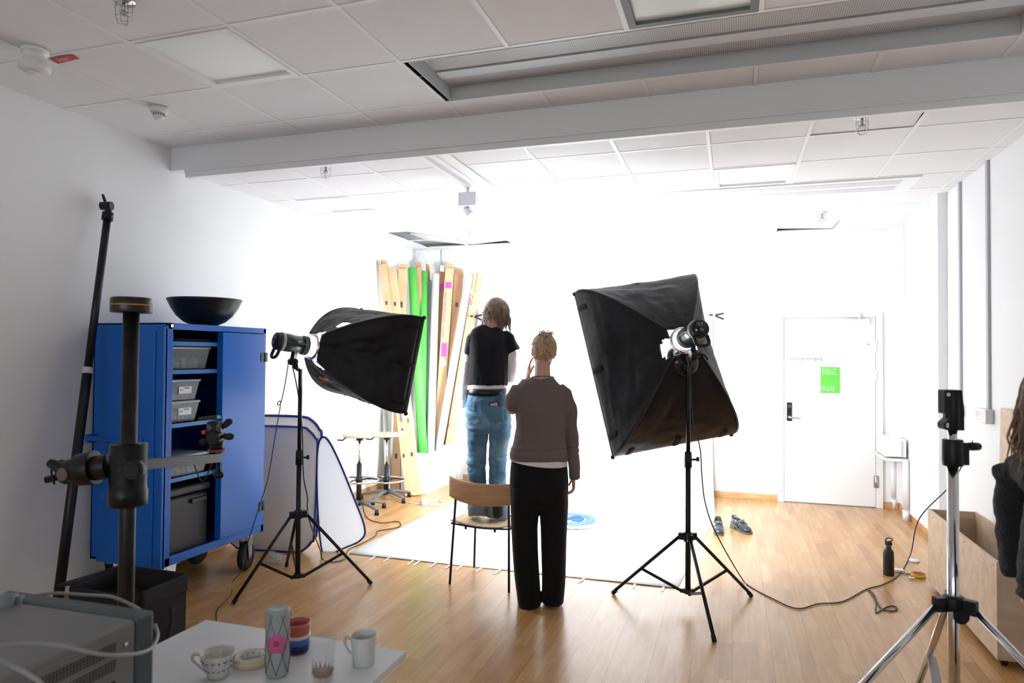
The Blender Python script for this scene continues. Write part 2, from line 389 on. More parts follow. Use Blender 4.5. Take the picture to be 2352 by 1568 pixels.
panel_lamp(*LAMP_N[1], HN, 'square ceiling lamp with dark rim cut by the top edge of the photo', (.75, .85, .85), True)
panel_lamp(-3.78, -3.19, 5.21, 5.815, HF, 'square ceiling lamp beyond the beam near the left wall, pale blue tint', (.68, .78, .86))
panel_lamp(-.15, .448, 5.21, 5.815, HF, 'square ceiling lamp beyond the beam, in front of the far vent', (.92, .92, .92))

# ---- chilled beam / vents
def perf_mat():
    m = bpy.data.materials.new('perforated_steel'); m.use_nodes = True; N = m.node_tree.nodes; L = m.node_tree.links; b = N['Principled BSDF']
    tc = N.new('ShaderNodeTexCoord'); vo = N.new('ShaderNodeTexVoronoi'); vo.inputs['Scale'].default_value = 95; vo.inputs['Randomness'].default_value = 0
    L.new(tc.outputs['Object'], vo.inputs[0]); r = N.new('ShaderNodeValToRGB'); L.new(vo.outputs['Distance'], r.inputs[0])
    r.color_ramp.elements[0].position = .38; r.color_ramp.elements[0].color = (.09, .10, .11, 1); r.color_ramp.elements[1].position = .42; r.color_ramp.elements[1].color = (.62, .63, .65, 1)
    L.new(r.outputs[0], b.inputs['Base Color']); b.inputs['Roughness'].default_value = .4
    return m
perf = perf_mat()
t = thing('ventilation_panel', (-.1, 3.48, HN), 'long recessed grey ventilation unit with two perforated strips along the near ceiling', 'ventilation unit')
vx0, vx1, vy0, vy1, vz = -1.625, 1.297, 3.205, 3.770, HN+.085
gm = mat('vent_grey', (.62, .63, .64), .4)
MB().box((vx0, vy0, vz), (vx1, vy1, vz+.03)).build('casing', gm, t)
for nm, lo, hi in (('side_wall', (vx0, vy1-.004, HN-.002), (vx1, vy1, vz)), ('side_wall', (vx0, vy0, HN-.002), (vx1, vy0+.004, vz)), ('end_wall', (vx0, vy0+.0045, HN-.002), (vx0+.004, vy1-.0045, vz)), ('end_wall', (vx1-.004, vy0+.0045, HN-.002), (vx1, vy1-.0045, vz))):
    MB().box(lo, hi).build(nm, gm, t)
for ya, yb in ((3.26, 3.525), (3.625, 3.755)):
    MB().box((vx0+.03, ya, vz-.004), (vx1-.05, yb, vz)).build('perforated_strip', perf, t)
MB().box((vx0+.01, 3.53, vz-.012), (vx1-.01, 3.62, vz)).build('centre_strip', mat('pale_blue_steel', (.74, .79, .85), .35), t)
t = thing('ventilation_panel', (0, 6.05, HF), 'white flush ventilation panel in the far ceiling above the right softbox', 'ventilation unit')
MB().box((-1.33, 5.83, HF-.012), (1.37, 6.285, HF+.05)).build('casing', bar_m, t, bev=.003)
for ya, yb in ((5.89, 6.02), (6.09, 6.22)):
    MB().box((-1.2, ya, HF-.014), (1.25, yb, HF-.005)).build('perforated_strip', mat('pale_perforation', (.66, .67, .70), .5), t)

# ---- light track, spot, detectors
tr = MB().box((-2.06, 4.17, HF-.035), (-2.02, 8.0, HF)).box((-1.98, 4.17, HF-.02), (-1.95, 8.0, HF)).box((-2.10, 4.17, HF-.008), (-1.86, 8.0, HF))
tag(tr.build('light_track', bar_m, bev=.002), 'white light track running from the beam to the far wall', 'light track')
sp = px(1089, 430, -2.0); sy = 5.10
t = thing('track_spotlight', (-2.04, sy, HF-.2), 'small pale box spotlight hanging from the white light track', 'spotlight')
MB().box((-2.10, sy-.06, HF-.19), (-1.95, sy+.04, HF-.08)).build('driver_box', mat('pale_lilac', (.78, .77, .86), .4), t, bev=.006)
MB().cyl((-2.04, sy, HF-.08), (-2.04, sy, HF-.03), .014).build('adapter', whiteplastic, t)
MB().cyl((-2.06, sy+.02, HF-.20), (-2.0, sy-.02, HF-.27), .028, .034).build('lamp_head', mat('pale_lilac', 0), t)
def sprinkler(x, y, H, label):
    t = thing('sprinkler', (x, y, H-.1), label, 'sprinkler', 'caged sprinklers on the ceiling')
    MB().lathe([(.0, 0), (.045, 0), (.045, .008), (0, .008)], (x, y, H-.008)).build('rosette', chrome if H > 3.1 else bar_m, t)
    MB().cyl((x, y, H-.05), (x, y, H-.008), .009).cyl((x, y, H-.062), (x, y, H-.05), .016).build('nozzle', steel, t)
    c = MB()
    for k in range(4):
        a = k*PI/2+.4; ca, sa = math.cos(a), math.sin(a)
        c.tube([(x+ca*.035, y+sa*.035, H-.008), (x+ca*.036, y+sa*.036, H-.06), (x+ca*.026, y+sa*.026, H-.10), (x, y, H-.103)], .0017, n=6, smooth=False)
    for rr, zz in ((.036, .035), (.033, .075)): c.tube([(x+rr*math.cos(a), y+rr*math.sin(a), H-zz) for a in [2*PI*i/16 for i in range(16)]], .0015, n=6, closed=True, smooth=False)
    c.build('cage', steel, t)
p = pz(285, 28, HN-.05); sprinkler(p.x, p.y, HN, 'wire caged sprinkler at the dark top left of the ceiling')
p = pz(748, 393, HF-.05); sprinkler(p.x, p.y, HF, 'wire caged sprinkler just beyond the beam, over the left reflectors')
p = pz(1980, 288, HF-.05); sprinkler(p.x, p.y, HF, 'wire caged sprinkler under the crooked tile beyond the beam')
p = pz(1888, 500, HF-.05); sprinkler(p.x, p.y, HF, 'wire caged sprinkler near the far wall above the door')
p = pz(1078, 540, HF-.05); sprinkler(p.x, p.y, HF, 'wire caged sprinkler above the cardboard rolls by the far left corner')
p = pz(365, 262, HN-.04)
t = thing('smoke_detector', (p.x, p.y, HN-.08), 'round white smoke detector on the ceiling left of the beam', 'smoke detector')
MB().lathe([(0, 0), (.055, 0), (.055, -.02), (.048, -.035), (.0, -.035)], (p.x, p.y, HN)).build('base', whiteplastic, t, smooth=False)
g = MB().lathe([(.0, -.035), (.034, -.035), (.034, -.06), (.028, -.075), (0, -.075)], (p.x, p.y, HN))
g.build('sensor_head', whiteplastic, t)
g = MB()
for k in range(14):
    a = 2*PI*k/14; q = V((math.cos(a), math.sin(a), 0))
    for zz in (.042, .050): g.bar(V((p.x, p.y, HN-zz))+q*.033, V((p.x, p.y, HN-zz))+q*.0352, .009, .004)
g.build('slots', inkblk, t)
p = pz(80, 140, HN-.06)
t = thing('alarm_sounder', (p.x, p.y, HN-.12), 'white round alarm sounder on the ceiling beside the red label', 'alarm')
MB().lathe([(0, 0), (.062, 0), (.062, -.02), (.052, -.022), (.052, -.06), (.07, -.075), (.07, -.105), (.055, -.115), (0, -.115)], (p.x, p.y, HN)).build('housing', whiteplastic, t)
MB().lathe([(0, -.115), (.03, -.118), (.03, -.124), (0, -.126)], (p.x-.01, p.y, HN)).build('grille', white_m, t)
q = [pz(*c, HN-.003) for c in ((113, 134), (163, 126), (182, 134), (133, 146))]
ql = MB(); cx = sum((v for v in q), V())/4
ql.poly(q, .002, (0, 0, -1)); ux = (q[1]-q[0]).normalized(); uy = (q[0]-q[3]).normalized(); uy = V((0, 0, -1)).cross(ux)
for k, tx in enumerate(('BRANDLARM', 'får ej täckas')): ql.text(tx, cx-ux*.045+V((0, 0, -.003))+uy*(.004-.016*k), ux, uy, .014, mi=1)
tag(ql.build('ceiling_label', [mat('label_red', (.62, .05, .04), .5), white_m]), 'small red rectangular label with white lettering on the ceiling', 'label')

# ---- right wall fittings
def conduit(x0, x1, ytop, ybot, label, boxes):
    A = rw((x0+x1)/2, ytop); B = rw((x0+x1)/2+8, ybot)
    ww = abs(rw(x0, 700).y-rw(x1, 700).y)
    o = MB().box((XR-.018, A.y-.02, B.z), (XR, A.y+.02, HF)).build('cable_conduit', mat('conduit_grey', (.50, .50, .55), .5), bev=.002)
    tag(o, label, 'conduit'); return A, B
A, B = conduit(2204, 2210, 425, 930, 'narrow grey cable conduit on the right wall, the farther one', None)
bx = MB().box((XR-.045, A.y-.06, B.z-.09), (XR, A.y+.06, B.z)).build('junction_box', whiteplastic, bev=.004); tag(bx, 'plain white junction box under the farther conduit', 'junction box')
A, B = conduit(2267, 2275, 370, 940, 'wide grey cable conduit on the right wall, the nearer one above the socket', None)
SY, SZ = A.y, B.z
t = thing('wall_socket', (XR, SY, SZ-.1), 'white double wall socket with a black plug under the nearer conduit', 'socket')
MB().box((XR-.05, SY-.07, SZ-.10), (XR, SY+.05, SZ)).build('junction_box', whiteplastic, t, bev=.005)
MB().box((XR-.03, SY+.055, SZ-.09), (XR, SY+.22, SZ-.005)).build('socket_plate', whiteplastic, t, bev=.005)
for yy in (.095, .175): MB().lathe([(.022, 0), (.022, .002), (.018, .002), (.017, -.008)], (XR-.03, SY+yy, SZ-.047), (-1, 0, 0)).build('socket_ring', white_m, t)
o1 = py(1723, 1088, YB-.01)
t = thing('wall_socket', o1, 'small white double socket low on the far wall left of the door', 'socket')
MB().box((o1.x-.035, YB-.022, o1.z-.05), (o1.x+.035, YB, o1.z+.05)).build('socket_plate', white_m, t, bev=.006)
for dz in (.024, -.024): MB().lathe([(.020, 0), (.020, .002), (.016, .002), (.016, -.006)], (o1.x, YB-.022, o1.z+dz), (0, -1, 0)).build('socket_ring', mat('socket_grey', (.55, .55, .56), .5), t)
MB().tube([(o1.x+.01, YB-.006, o1.z-.05), (o1.x+.01, YB-.006, .09), (o1.x-.03, YB-.006, .08)], .004, smooth=False).build('cable', white_m, t)
# radiator
t = thing('radiator', (1.5, 7.75, 0), 'white boxy wall radiator with two floor pipes beside the door', 'radiator')
ra = py(2035, 1003, 8.1)
rb = pz(2083, 1195); rc = pz(2060, 1168)
MB().box((XR-.24, 7.72, .62), (XR-.05, 8.20, .80)).box((XR-.25, 7.70, .58), (XR-.04, 8.2, .61)).build('casing', white_m, t, bev=.008)
MB().box((XR-.26, 7.695, .63), (XR-.10, 7.72, .79)).build('end_plate', white_m, t, bev=.006)
for q in (rb, rc):
    MB().lathe([(.022, .0), (.022, .12), (.028, .12), (.028, .60)], (min(q.x, XR-.06), q.y, 0), caps=True).lathe([(.0, 0), (.032, 0), (.032, .1), (.022, .1)], (min(q.x, XR-.06), q.y, 0)).build('pipe', white_m, t)

# ================================================================ WHITE PAPER BACKDROP
bx0, bx1 = py(1098, 714, 8.0).x, py(1637, 714, 8.0).x
TOPZ = py(1300, 713, 8.0).z
P = []
fl = [(-2.958, 4.864), (-.364, 4.899)]
for i in range(46):
    s = i/45
    row = []
    for j in range(13):
        u = j/12
        L0, R0 = V((-2.958, 4.864, 0)), V((-.364, 4.899, 0))
        L1, R1 = V((-2.93, 7.2, 0)), V((-.16, 7.2, 0))
        L2, R2 = V((bx0, 8.0, 0)), V((bx1, 8.0, 0))
        if s < .5:
            k = s/.5; p = L0.lerp(R0, u).lerp(L1.lerp(R1, u), k); z = .003+.004*max(0, math.sin(u*9+k*5))*(1-k)**4
        elif s < .75:
            k = (s-.5)/.25; a = k*PI/2; q = L1.lerp(R1, u); q2 = L2.lerp(R2, u); p = q.lerp(q2, math.sin(a)); z = .004+.8*(1-math.cos(a))
        else:
            k = (s-.75)/.25; p = L2.lerp(R2, u); z = .804+(TOPZ-.804)*k
        row.append(V((p.x, p.y, z)))
    P.append(row)
o = MB().grid(P).build('paper_backdrop', paper_m, mods=[('SOLIDIFY', dict(thickness=.001))]); tag(o, 'large white paper backdrop hung from strings and swept across the floor', 'backdrop')
# clamps and strings
def clamp(x, y, sgn, label):
    c = py(x, y, 7.97); t = thing('spring_clamp', c, label, 'clamp', None)
    for k, (a, b) in enumerate((((-.09*sgn, .02), (.06*sgn, .0)), ((-.09*sgn, -.045), (.06*sgn, .012)))):
        MB().bar(c+V((a[0], -.01, a[1])), c+V((b[0]*.2, -.012-.01*k, .0)), .02, .022, ref=(0, 1, 0)).bar(c+V((b[0]*.2, -.012-.01*k, .0)), c+V((b[0], -.012, b[1]*(1 if k else -1))), .014, .014, ref=(0, 1, 0)).build('jaw', [blackp][0], t, bev=.003)
    MB().cyl(c+V((b[0]*.2, -.035, 0)), c+V((b[0]*.2, .0, 0)), .012).build('spring', steel, t)
    MB().ball(c+V((.075*sgn, -.012, 0)), .012).build('pad', mat('orange_pad', (.8, .25, .15), .5), t); return c
c1 = clamp(1092, 727, -1, 'black spring clamp holding the left top corner of the white backdrop')
c2 = clamp(1643, 724, -1, 'black spring clamp holding the right top corner of the white backdrop')
for c, (tx, ty), side in ((c1, (1065, 545), 'left'), (c2, (1662, 535), 'right')):
    tp = pz(tx, ty, HF); tp.y = min(tp.y, 8.15)
    o = MB().tube([tp, tp.lerp(c, .3)+V((.01, 0, .02)), tp.lerp(c, .7)+V((-.012, 0, 0)), c+V((0, -.01, .0))], .004).tube([c+V((-.02, -.015, 0)), c+V((-.06, -.02, .05)), c+V((-.02, -.01, .12)), c+V((.0, -.01, .14))], .003).build('hanging_string', mat('string_grey', (.55, .57, .58), .7))
    tag(o, 'pale string running from the ceiling to the %s clamp of the backdrop' % side, 'string')
# tape strips along the front edge of the paper
tape_m = mat('white_tape', (.8, .8, .8), .5)
for k, xx in enumerate((860, 892, 948, 962, 1000, 1034, 1060, 1105, 1148, 1340, 1458, 1524)):
    u = (xx-800)/(1556-800); yy = 1272+80*u
    a, b = pz(xx, yy, .006), pz(xx-12 if xx < 1400 else xx-3, yy+9, .002)
    dr = (b-a); dr.z = 0; dr.normalize(); sd = V((-dr.y, dr.x, 0))
    w_ = .008
    m = MB().poly([a-dr*.012-sd*w_+V((0, 0, .001)), a-dr*.012+sd*w_+V((0, 0, .001)), b+sd*w_, b-sd*w_], .001, (0, 0, 1))
    tag(m.build('tape_strip', tape_m), 'short piece of white tape holding the front edge of the paper backdrop to the floor', 'tape', 'tape pieces along the front edge of the paper')

# ================================================================ SOFTBOXES, FLASH HEADS, STANDS
silver = mat('silver_lining', (.75, .75, .78), .35, metal=.4)
def axes(y, p, r):
    A = V((math.sin(y)*math.cos(p), math.cos(y)*math.cos(p), -math.sin(p))); R = A.cross(V((0, 0, 1))).normalized(); U = R.cross(A)
    return R*math.cos(r)+U*math.sin(r), -R*math.sin(r)+U*math.cos(r), A
def softbox(name, O, ang, Wd, Hd, L, label, emit, holes, seed, ringr=.092):
    W, H, A = axes(*ang); t = thing(name, O, label, 'softbox')
    prof = lambda s: 1-(1-s)**2.05
    def pt(side, u, s, off=0.0):
        s2 = min(s, 1.0); w_ = ringr+(Wd/2-ringr)*prof(s2); h_ = ringr+(Hd/2-ringr)*prof(s2)
        sag = 1-.10*(1-u*u)*math.sin(PI*min(1, s2*1.05))
        if s2 < .5: sag *= 1-.12*(1-abs(u))*(0.5-s2)
        nv = V((u*2+seed, s*2.2, side*3.1)); wr = (noise.noise(nv)*.024+noise.noise(nv*2.7)*.012+(1-abs(noise.noise(V((u*1.4+seed, s*7, side))))*2)*.006)*math.sin(PI*s2)**.7*(1-u*u*.6)
        if side == 0: x, y = w_*sag+wr, u*h_
        elif side == 1: x, y = u*w_, h_*sag+wr
        elif side == 2: x, y = -(w_*sag+wr), u*h_
        else: x, y = u*w_, -(h_*sag+wr)
        c = V((x, y)); 
        if off: c = c*(1-off/max(c.length, .05))
        return O+W*c.x+H*c.y+A*(L*s)
    NS, NU = 44, 34
    for nm, off, m_ in (('shell', 0, blackfab), ('lining', .010, silver)):
        mb = MB()
        for side in range(4):
            def skip(i, j, side=side):
                s = (i+.5)/NS; u = -1+2*(j+.5)/NU
                return any(sd == side and ((s-s0)/ds)**2+((u-u0)/du)**2 < 1 for sd, s0, ds, u0, du in holes)
            mb.grid([[pt(side, -1+2*j/NU, i/NS, off) for j in range(NU+1)] for i in range(NS+1)], skip=skip)
        if not off:   # front lip
            for side in range(4): mb.grid([[pt(side, -1+2*j/NU, 1+.035*k) for j in range(NU+1)] for k in range(3)])
        mb.build(nm, m_, t, smooth=True, fix=False, mods=[('SOLIDIFY', dict(thickness=.002))] if not off else None)
    for sx in (-1, 1):
        for sy in (-1, 1):
            q = [O+W*sx*(ringr+(Wd/2-ringr)*prof(s))+H*sy*(ringr+(Hd/2-ringr)*prof(s))+A*L*s for s in [k/10 for k in range(11)]]
            MB().tube(q, .0055, k=2).ball(q[-1]+A*.03, .016).build('rod', blackp, t)
    strap_m = mat('strap_black', (.004, .004, .005), .9)
    for side in range(4):
        for u in (-.78, .0, .78):
            du = .07 if side in (0, 2) and Hd > Wd or side in (1, 3) and Wd > Hd else .085
            MB().grid([[pt(side, u+du*k, .80+.235*i/6, -.004) for k in (-.5, 0, .5)] for i in range(7)]).build('strap', strap_m, t, mods=[('SOLIDIFY', dict(thickness=.0015))])
    dm = mat('diffuser_'+name, (.95, .98, 1), .6, emit=14)
    la = area(name+'_light', O+A*(L+.03), (0, 0, 0), Wd-.06, Hd-.06, emit, (.93, .97, 1)); la.data.spread = SPREAD; lm = Matrix((W, H, -A)).transposed().to_4x4() if W.cross(H).dot(-A) > 0 else Matrix((-W, H, -A)).transposed().to_4x4(); lm.translation = O+A*(L+.03); la.matrix_world = lm
    c = [O+W*sx*(Wd/2-.012)+H*sy*(Hd/2-.012)+A*(L*1.0) for sx, sy in ((-1, -1), (1, -1), (1, 1), (-1, 1))]
    MB().poly(c, .002, A).build('diffuser', dm, t, label='glowing white front cloth')
    # speed ring
    MB().lathe([(.075, -.012), (.092, -.012), (.092, .012), (.075, .012), (.075, -.012)], O, A).build('speed_ring', chrome, t)
    for k in range(4):
        a = PI/4+k*PI/2; q = O+(W*math.cos(a)+H*math.sin(a))*.075
        MB().bar(q, q+(W*math.cos(a)+H*math.sin(a))*.045+A*.03, .012, .012).build('rod_socket', chrome, t)
    return t, W, H, A, pt
def flash(name, O, ang, label, gap=.03):
    """studio flash head: barrel behind the ring, rear panel with handle"""
    W, H, A = axes(ang[0], ang[1], ang[2]*.4); B = O-A*gap; t = thing(name, B-A*.15, label, 'flash head')
    body = mat('flash_body', (.035, .045, .045), .3)
    MB().lathe([(0, -.235), (.056, -.235), (.062, -.225), (.063, -.14), (.060, -.135), (.060, -.02), (.0, -.02)], B, A, n=40).build('barrel', body, t)
    g = MB()
    for q in (-.05, -.037, -.024): g.lathe([(.058, q-.004), (.067, q-.003), (.067, q+.003), (.058, q+.004)], B, A, n=40)
    g.build('cooling_ring', grey_m, t)
    MB().lathe([(.0, -.01), (.066, -.018), (.07, 0), (.055, .045), (0, .05)], B, A, n=32).build('glass_dome', mat('frosted_glass', (.9, .95, 1), .3, emit=6), t)
    MB().lathe([(.062, -.215), (.0645, -.215), (.0645, -.195), (.062, -.195)], B, A, n=40).build('silver_band', mat('band_grey', (.45, .47, .48), .4), t)
    rp = MB().lathe([(0, -.252), (.05, -.252), (.058, -.245), (.06, -.232), (0, -.232)], B, A, n=40)
    r = rp.build('rear_panel', blackp, t)
    R0 = B-A*.2535
    xd = -W; 
    MB().poly([R0+xd*a+H*b for a, b in ((-.028, .008), (.028, .008), (.028, .038), (-.028, .038))], .0015, -A).build('display', mat('lcd', (.05, .07, .09), .15), r)
    MB().text('7.7', R0+xd*-.017+H*.014-A*.002, -xd if False else xd*1, H, .026).build('display_digits', mat('lcd_text', (.35, .4, .45), .4), r)
    MB().cyl(R0-H*.014, R0-H*.014-A*.008, .013).build('dial', grey_m, r)
    MB().cyl(R0-H*.014-W*.035, R0-H*.014-W*.035-A*.004, .006).build('button', white_m, r)
    # D handle below the rear
    hb = B-A*.225
    pts = [hb-H*.045-W*.045, hb-H*.10-W*.04-A*.015, hb-H*.115-A*.02, hb-H*.10+W*.04-A*.015, hb-H*.045+W*.045]
    MB().tube(pts, .011, n=10, k=8).build('handle', blackp, t)
    MB().text('Profoto', B-A*.115+W*0-V((0, 0, 0))+(_side(A, W, H))*.0635, A, H, .026).build('maker_lettering', mat('print_grey', (.5, .5, .5), .5), t)
    q = MB()
    for i in range(8):
        for j in range(3): 
            sd = _side(A, W, H); q.bar(B-A*(.17-.011*i)+sd*.061+H*(.012+.011*j), B-A*(.17-.011*i)+sd*.0635+H*(.012+.011*j), .006, .006)
    q.build('vent_holes', blackp, t)
    # yoke
    yk = MB().bar(B-A*.10-H*.055, B-A*.10-H*.12, .03, .03).cyl(B-A*.10-H*.125-W*.03, B-A*.10-H*.125+W*.03, .026)
    yk.tube([B-A*.10-H*.125+W*.03, B-A*.10-H*.14+W*.07, B-A*.10-H*.17+W*.085], .008, n=8)
    yk.build('tilt_bracket', black_m, t)
    return t, B-A*.10-H*.125
def _side(A, W, H):
    return W if W.dot(FW) < 0 else -W
def stand(C, feet, zhub, zlow, ztop, label, r=.0175, knob_z=.95, extra=None, m_=black_m, top=None, rad2=.014, brace=.55, leg_r=.011):
    t = thing('light_stand', (C.x, C.y, 0), label, 'light stand'); c = lambda z: V((C.x, C.y, z))
    MB().cyl(c(zlow), c(knob_z), r).build('lower_column', m_, t)
    tp = top or c(ztop)
    MB().cyl(c(knob_z), c(ztop), rad2).build('upper_column', m_, t)
    MB().cyl(c(knob_z-.05), c(knob_z+.05), r*1.45, r*1.3).build('clamp_collar', m_ if m_ is black_m else blackp, t)
    MB().cyl(c(knob_z)+RT*r, c(knob_z)+RT*(r+.05), .007).bar(c(knob_z)+RT*(r+.045)-V((0, 0, .012)), c(knob_z)+RT*(r+.045)+V((0, 0, .016)), .016, .02).build('knob', blackp, t)
    hb = MB().cyl(c(zhub-.03), c(zhub+.03), r*1.7)
    lo = MB().cyl(c(zlow-.012), c(zlow+.02), r*1.6)
    for f in feet:
        f = V(f); d = (f-c(0)); d.z = 0; d.normalize()
        hb.bar(c(zhub)+d*.01, c(zhub)+d*.06, .035, .045); lo.bar(c(zlow)+d*.01, c(zlow)+d*.05, .02, .025)
        a = c(zhub-.005)+d*.055
        lg = MB().cyl(a, f+V((0, 0, .012)), leg_r).build('leg', m_, t)
        e = (f-a).normalized()
        MB().cyl(f-e*.035+V((0, 0, .006)), f+V((0, 0, .006)), leg_r*1.25).build('rubber_foot', rubber, lg)
        p = a.lerp(f, brace)
        MB().bar(c(zlow)+d*.045, p, .010, .018).build('brace', m_, t)
    hb.build('hub', m_ if m_ is black_m else blackp, t, bev=.003); lo.build('lower_collar', m_ if m_ is black_m else blackp, t, bev=.002)
    return t
sc = lambda O, k: EYE+(V(O)-EYE)*k
# left
kL = 1.012
OL = sc((-2.783, 4.084, 1.667), kL); angL = (.516, .139, -.108)
softbox('left_softbox', OL, angL, .896*kL, .685*kL, .532*kL, 'black softbox on the left stand, pointing right towards the backdrop, silver showing through its gaps', SOFT_L,
        [(1, .26, .08, .45, .22), (3, .03, .10, .5, .5), (3, .36, .05, .8, .13), (1, .02, .06, .3, .5)], 1.3)
lb_ = bpy.data.objects['left_softbox']
hl, mpL = flash('flash_head', OL, angL, 'flash head on the left light stand, seen from the side')
CL = py(684, 1303, 4.03)
stand(CL, [pz(535, 1388), pz(853, 1342), pz(658, 1300)], py(684, 1180, 4.03).z, .09, mpL.z-.05, 'black tripod light stand carrying the left softbox', knob_z=py(684, 1050, 4.03).z)
MB().cyl((CL.x, CL.y, mpL.z-.06), mpL-V((0, 0, .028)), .014).build('spigot', black_m, bpy.data.objects['light_stand'])
# right
kR = 1.02
OR = sc((-.303, 4.497, 1.72), kR); angR = (-.474, .271, .163)
softbox('right_softbox', OR, angR, .9*kR, 1.204*kR, .543*kR, 'large black softbox on the right stand, back towards the viewer, tilted down to the left', SOFT_R,
        [(3, .03, .07, 0, .5), (2, .03, .06, -.2, .5)], 5.1)
hr, mpR = flash('flash_head', OR, angR, 'flash head on the right light stand, rear panel with round dial facing the viewer')
_W, _H, _A = axes(*angR)
MB().lathe([(0, -.035), (.05, -.03), (.09, -.012), (.118, .012), (.122, .03), (.11, .03), (.08, .005), (0, -.02)], OR-_H*.105+_A*.035, _A, n=40).build('reflector_flap', mat('glossy_black', (.01, .01, .015), .08), bpy.data.objects['right_softbox'])
CR = py(1580, 1342, 4.57)
st2 = stand(CR, [pz(1407, 1364), pz(1641, 1475), pz(1726, 1370)], py(1580, 1232, 4.57).z, .10, mpR.z-.06, 'black tripod light stand carrying the right softbox', knob_z=py(1580, 1055, 4.57).z)
MB().cyl((CR.x, CR.y, mpR.z-.07), mpR-V((0, 0, .028)), .014).build('spigot', black_m, st2)

# ================================================================ BLUE CABINET
CX0, CX1, CY0, CY1, CZ0, CZ1 = -4.0, -3.39, 3.41, 4.36, .27, 1.808
t = thing('steel_cabinet', (-3.7, 3.9, 0), 'blue steel cabinet on big casters with its left door open, bowl on top', 'cabinet')
T_ = .02; SPL = 3.885
MB().box((CX0, CY0, CZ0), (CX1-.02, CY0+T_, CZ1)).build('side_panel', blue_m, t, bev=.002)
MB().box((CX0, CY1-T_, CZ0), (CX1-.02, CY1, CZ1)).build('side_panel', blue_m, t, bev=.002)
MB().box((CX0, CY0, CZ0), (CX0+.01, CY1, CZ1)).build('back_panel', blue_m, t)
MB().box((CX0-.01, CY0, CZ1-.01), (CX1-.02, CY1, CZ1+.002)).build('top_panel', blue_m, t, bev=.002)
MB().box((CX0, CY0, CZ0), (CX1-.02, CY1, CZ0+.015)).build('bottom_panel', blue_m, t)
fr = MB().box((CX1-.02, CY0, CZ0), (CX1, CY0+.045, CZ1)).box((CX1-.02, CY1-.03, CZ0), (CX1, CY1, CZ1)).box((CX1-.02, CY0, CZ1-.04), (CX1, CY1, CZ1)).box((CX1-.02, CY0, CZ0), (CX1, CY1, CZ0+.055))
fr.build('front_frame', blue_m, t, bev=.003)
MB().cyl((CX1, CY0+.03, CZ1-.018), (CX1+.004, CY0+.03, CZ1-.018), .009).build('screw', chrome, t)
dr = MB().box((CX1-.005, SPL, CZ0+.06), (CX1+.014, CY1-.032, CZ1-.045)).build('door', blue_m, t, bev=.003)
for zz in (1.59, .47): MB().box((CX1+.010, CY1-.075, zz-.035), (CX1+.018, CY1-.002, zz+.035)).cyl((CX1+.018, CY1-.033, zz-.035), (CX1+.018, CY1-.033, zz+.035), .006).build('hinge', mat('hinge_grey', (.05, .055, .06), .4, metal=.5), dr)
MB().box((CX1-.03, SPL-.004, CZ0+.06), (CX1-.004, SPL+.012, CZ1-.045)).build('door_lip', blue_m, dr)
od = MB().box((CX1-.52, CY0-.036, CZ0-.0), (CX1+.02, CY0-.014, CZ1-.02)).box((CX1-.01, CY0-.05, CZ0), (CX1+.02, CY0-.02, CZ1-.03)).box((CX1-.07, CY0-.044, CZ0+.02), (CX1-.055, CY0-.034, CZ1-.05))
od = od.build('door', blue_m, t, bev=.003, label='open left door folded against the side')
MB().box((CX0+.02, CY0-.052, 1.045), (CX1-.14, CY0-.035, 1.075)).box((CX0-.0, CY0-.055, 1.03), (CX0+.03, CY0-.0, 1.085)).build('door_bar', blue_m, od, bev=.003)
shz = []
for yy in (785, 848, 967, 1087):
    z = px(450, yy, CX1-.03).z; shz.append(z)
    MB().box((CX0+.01, CY0+T_, z-.028), (CX1-.03, CY1-T_, z)).box((CX0+.01, CY0+T_, z-.002), (CX1-.03, CY1-T_, z)).build('shelf', mat('blue_shelf', (.03, .2, .55), .4), t, bev=.002)
sl = MB()
for k in range(22): sl.box((CX1-.04, CY0+.046, .45+.058*k), (CX1-.034, CY0+.050, .47+.058*k))
sl.build('slot_strip', black_m, t)
def caster(x, y, rot, big=.105):
    w_ = MB().lathe([(0, -.022), (big*.55, -.022), (big*.9, -.024), (big, -.012), (big, .012), (big*.9, .024), (big*.55, .022), (0, .022)], (x, y, big), (math.cos(rot), math.sin(rot), 0), n=36).build('caster_wheel', rubber, t)
    sd = V((math.cos(rot), math.sin(rot), 0)); fw = V((-sd.y, sd.x, 0))
    m = MB().box((x-.05, y-.045, CZ0-.012), (x+.05, y+.045, CZ0))
    for s_ in (-1, 1):
        b = V((x, y, big))+sd*.032*s_
        m.poly([b-fw*.02-V((0, 0, .02)), b+fw*.02-V((0, 0, .02)), b+fw*.045+V((0, 0, .155)), b-fw*.045+V((0, 0, .155))], .003, sd*s_)
    m.cyl(V((x, y, big))-sd*.04, V((x, y, big))+sd*.04, .010)
    m.bar(V((x, y, CZ0-.012)), V((x, y, CZ0-.02))+fw*.09, .05, .006)
    m.build('caster_fork', steel, w_)
caster(CX1-.075, CY1-.10, .25); caster(CX1-.075, CY0+.10, .1, .105); caster(CX0+.09, CY1-.10, .1); caster(CX0+.09, CY0+.10, .1)
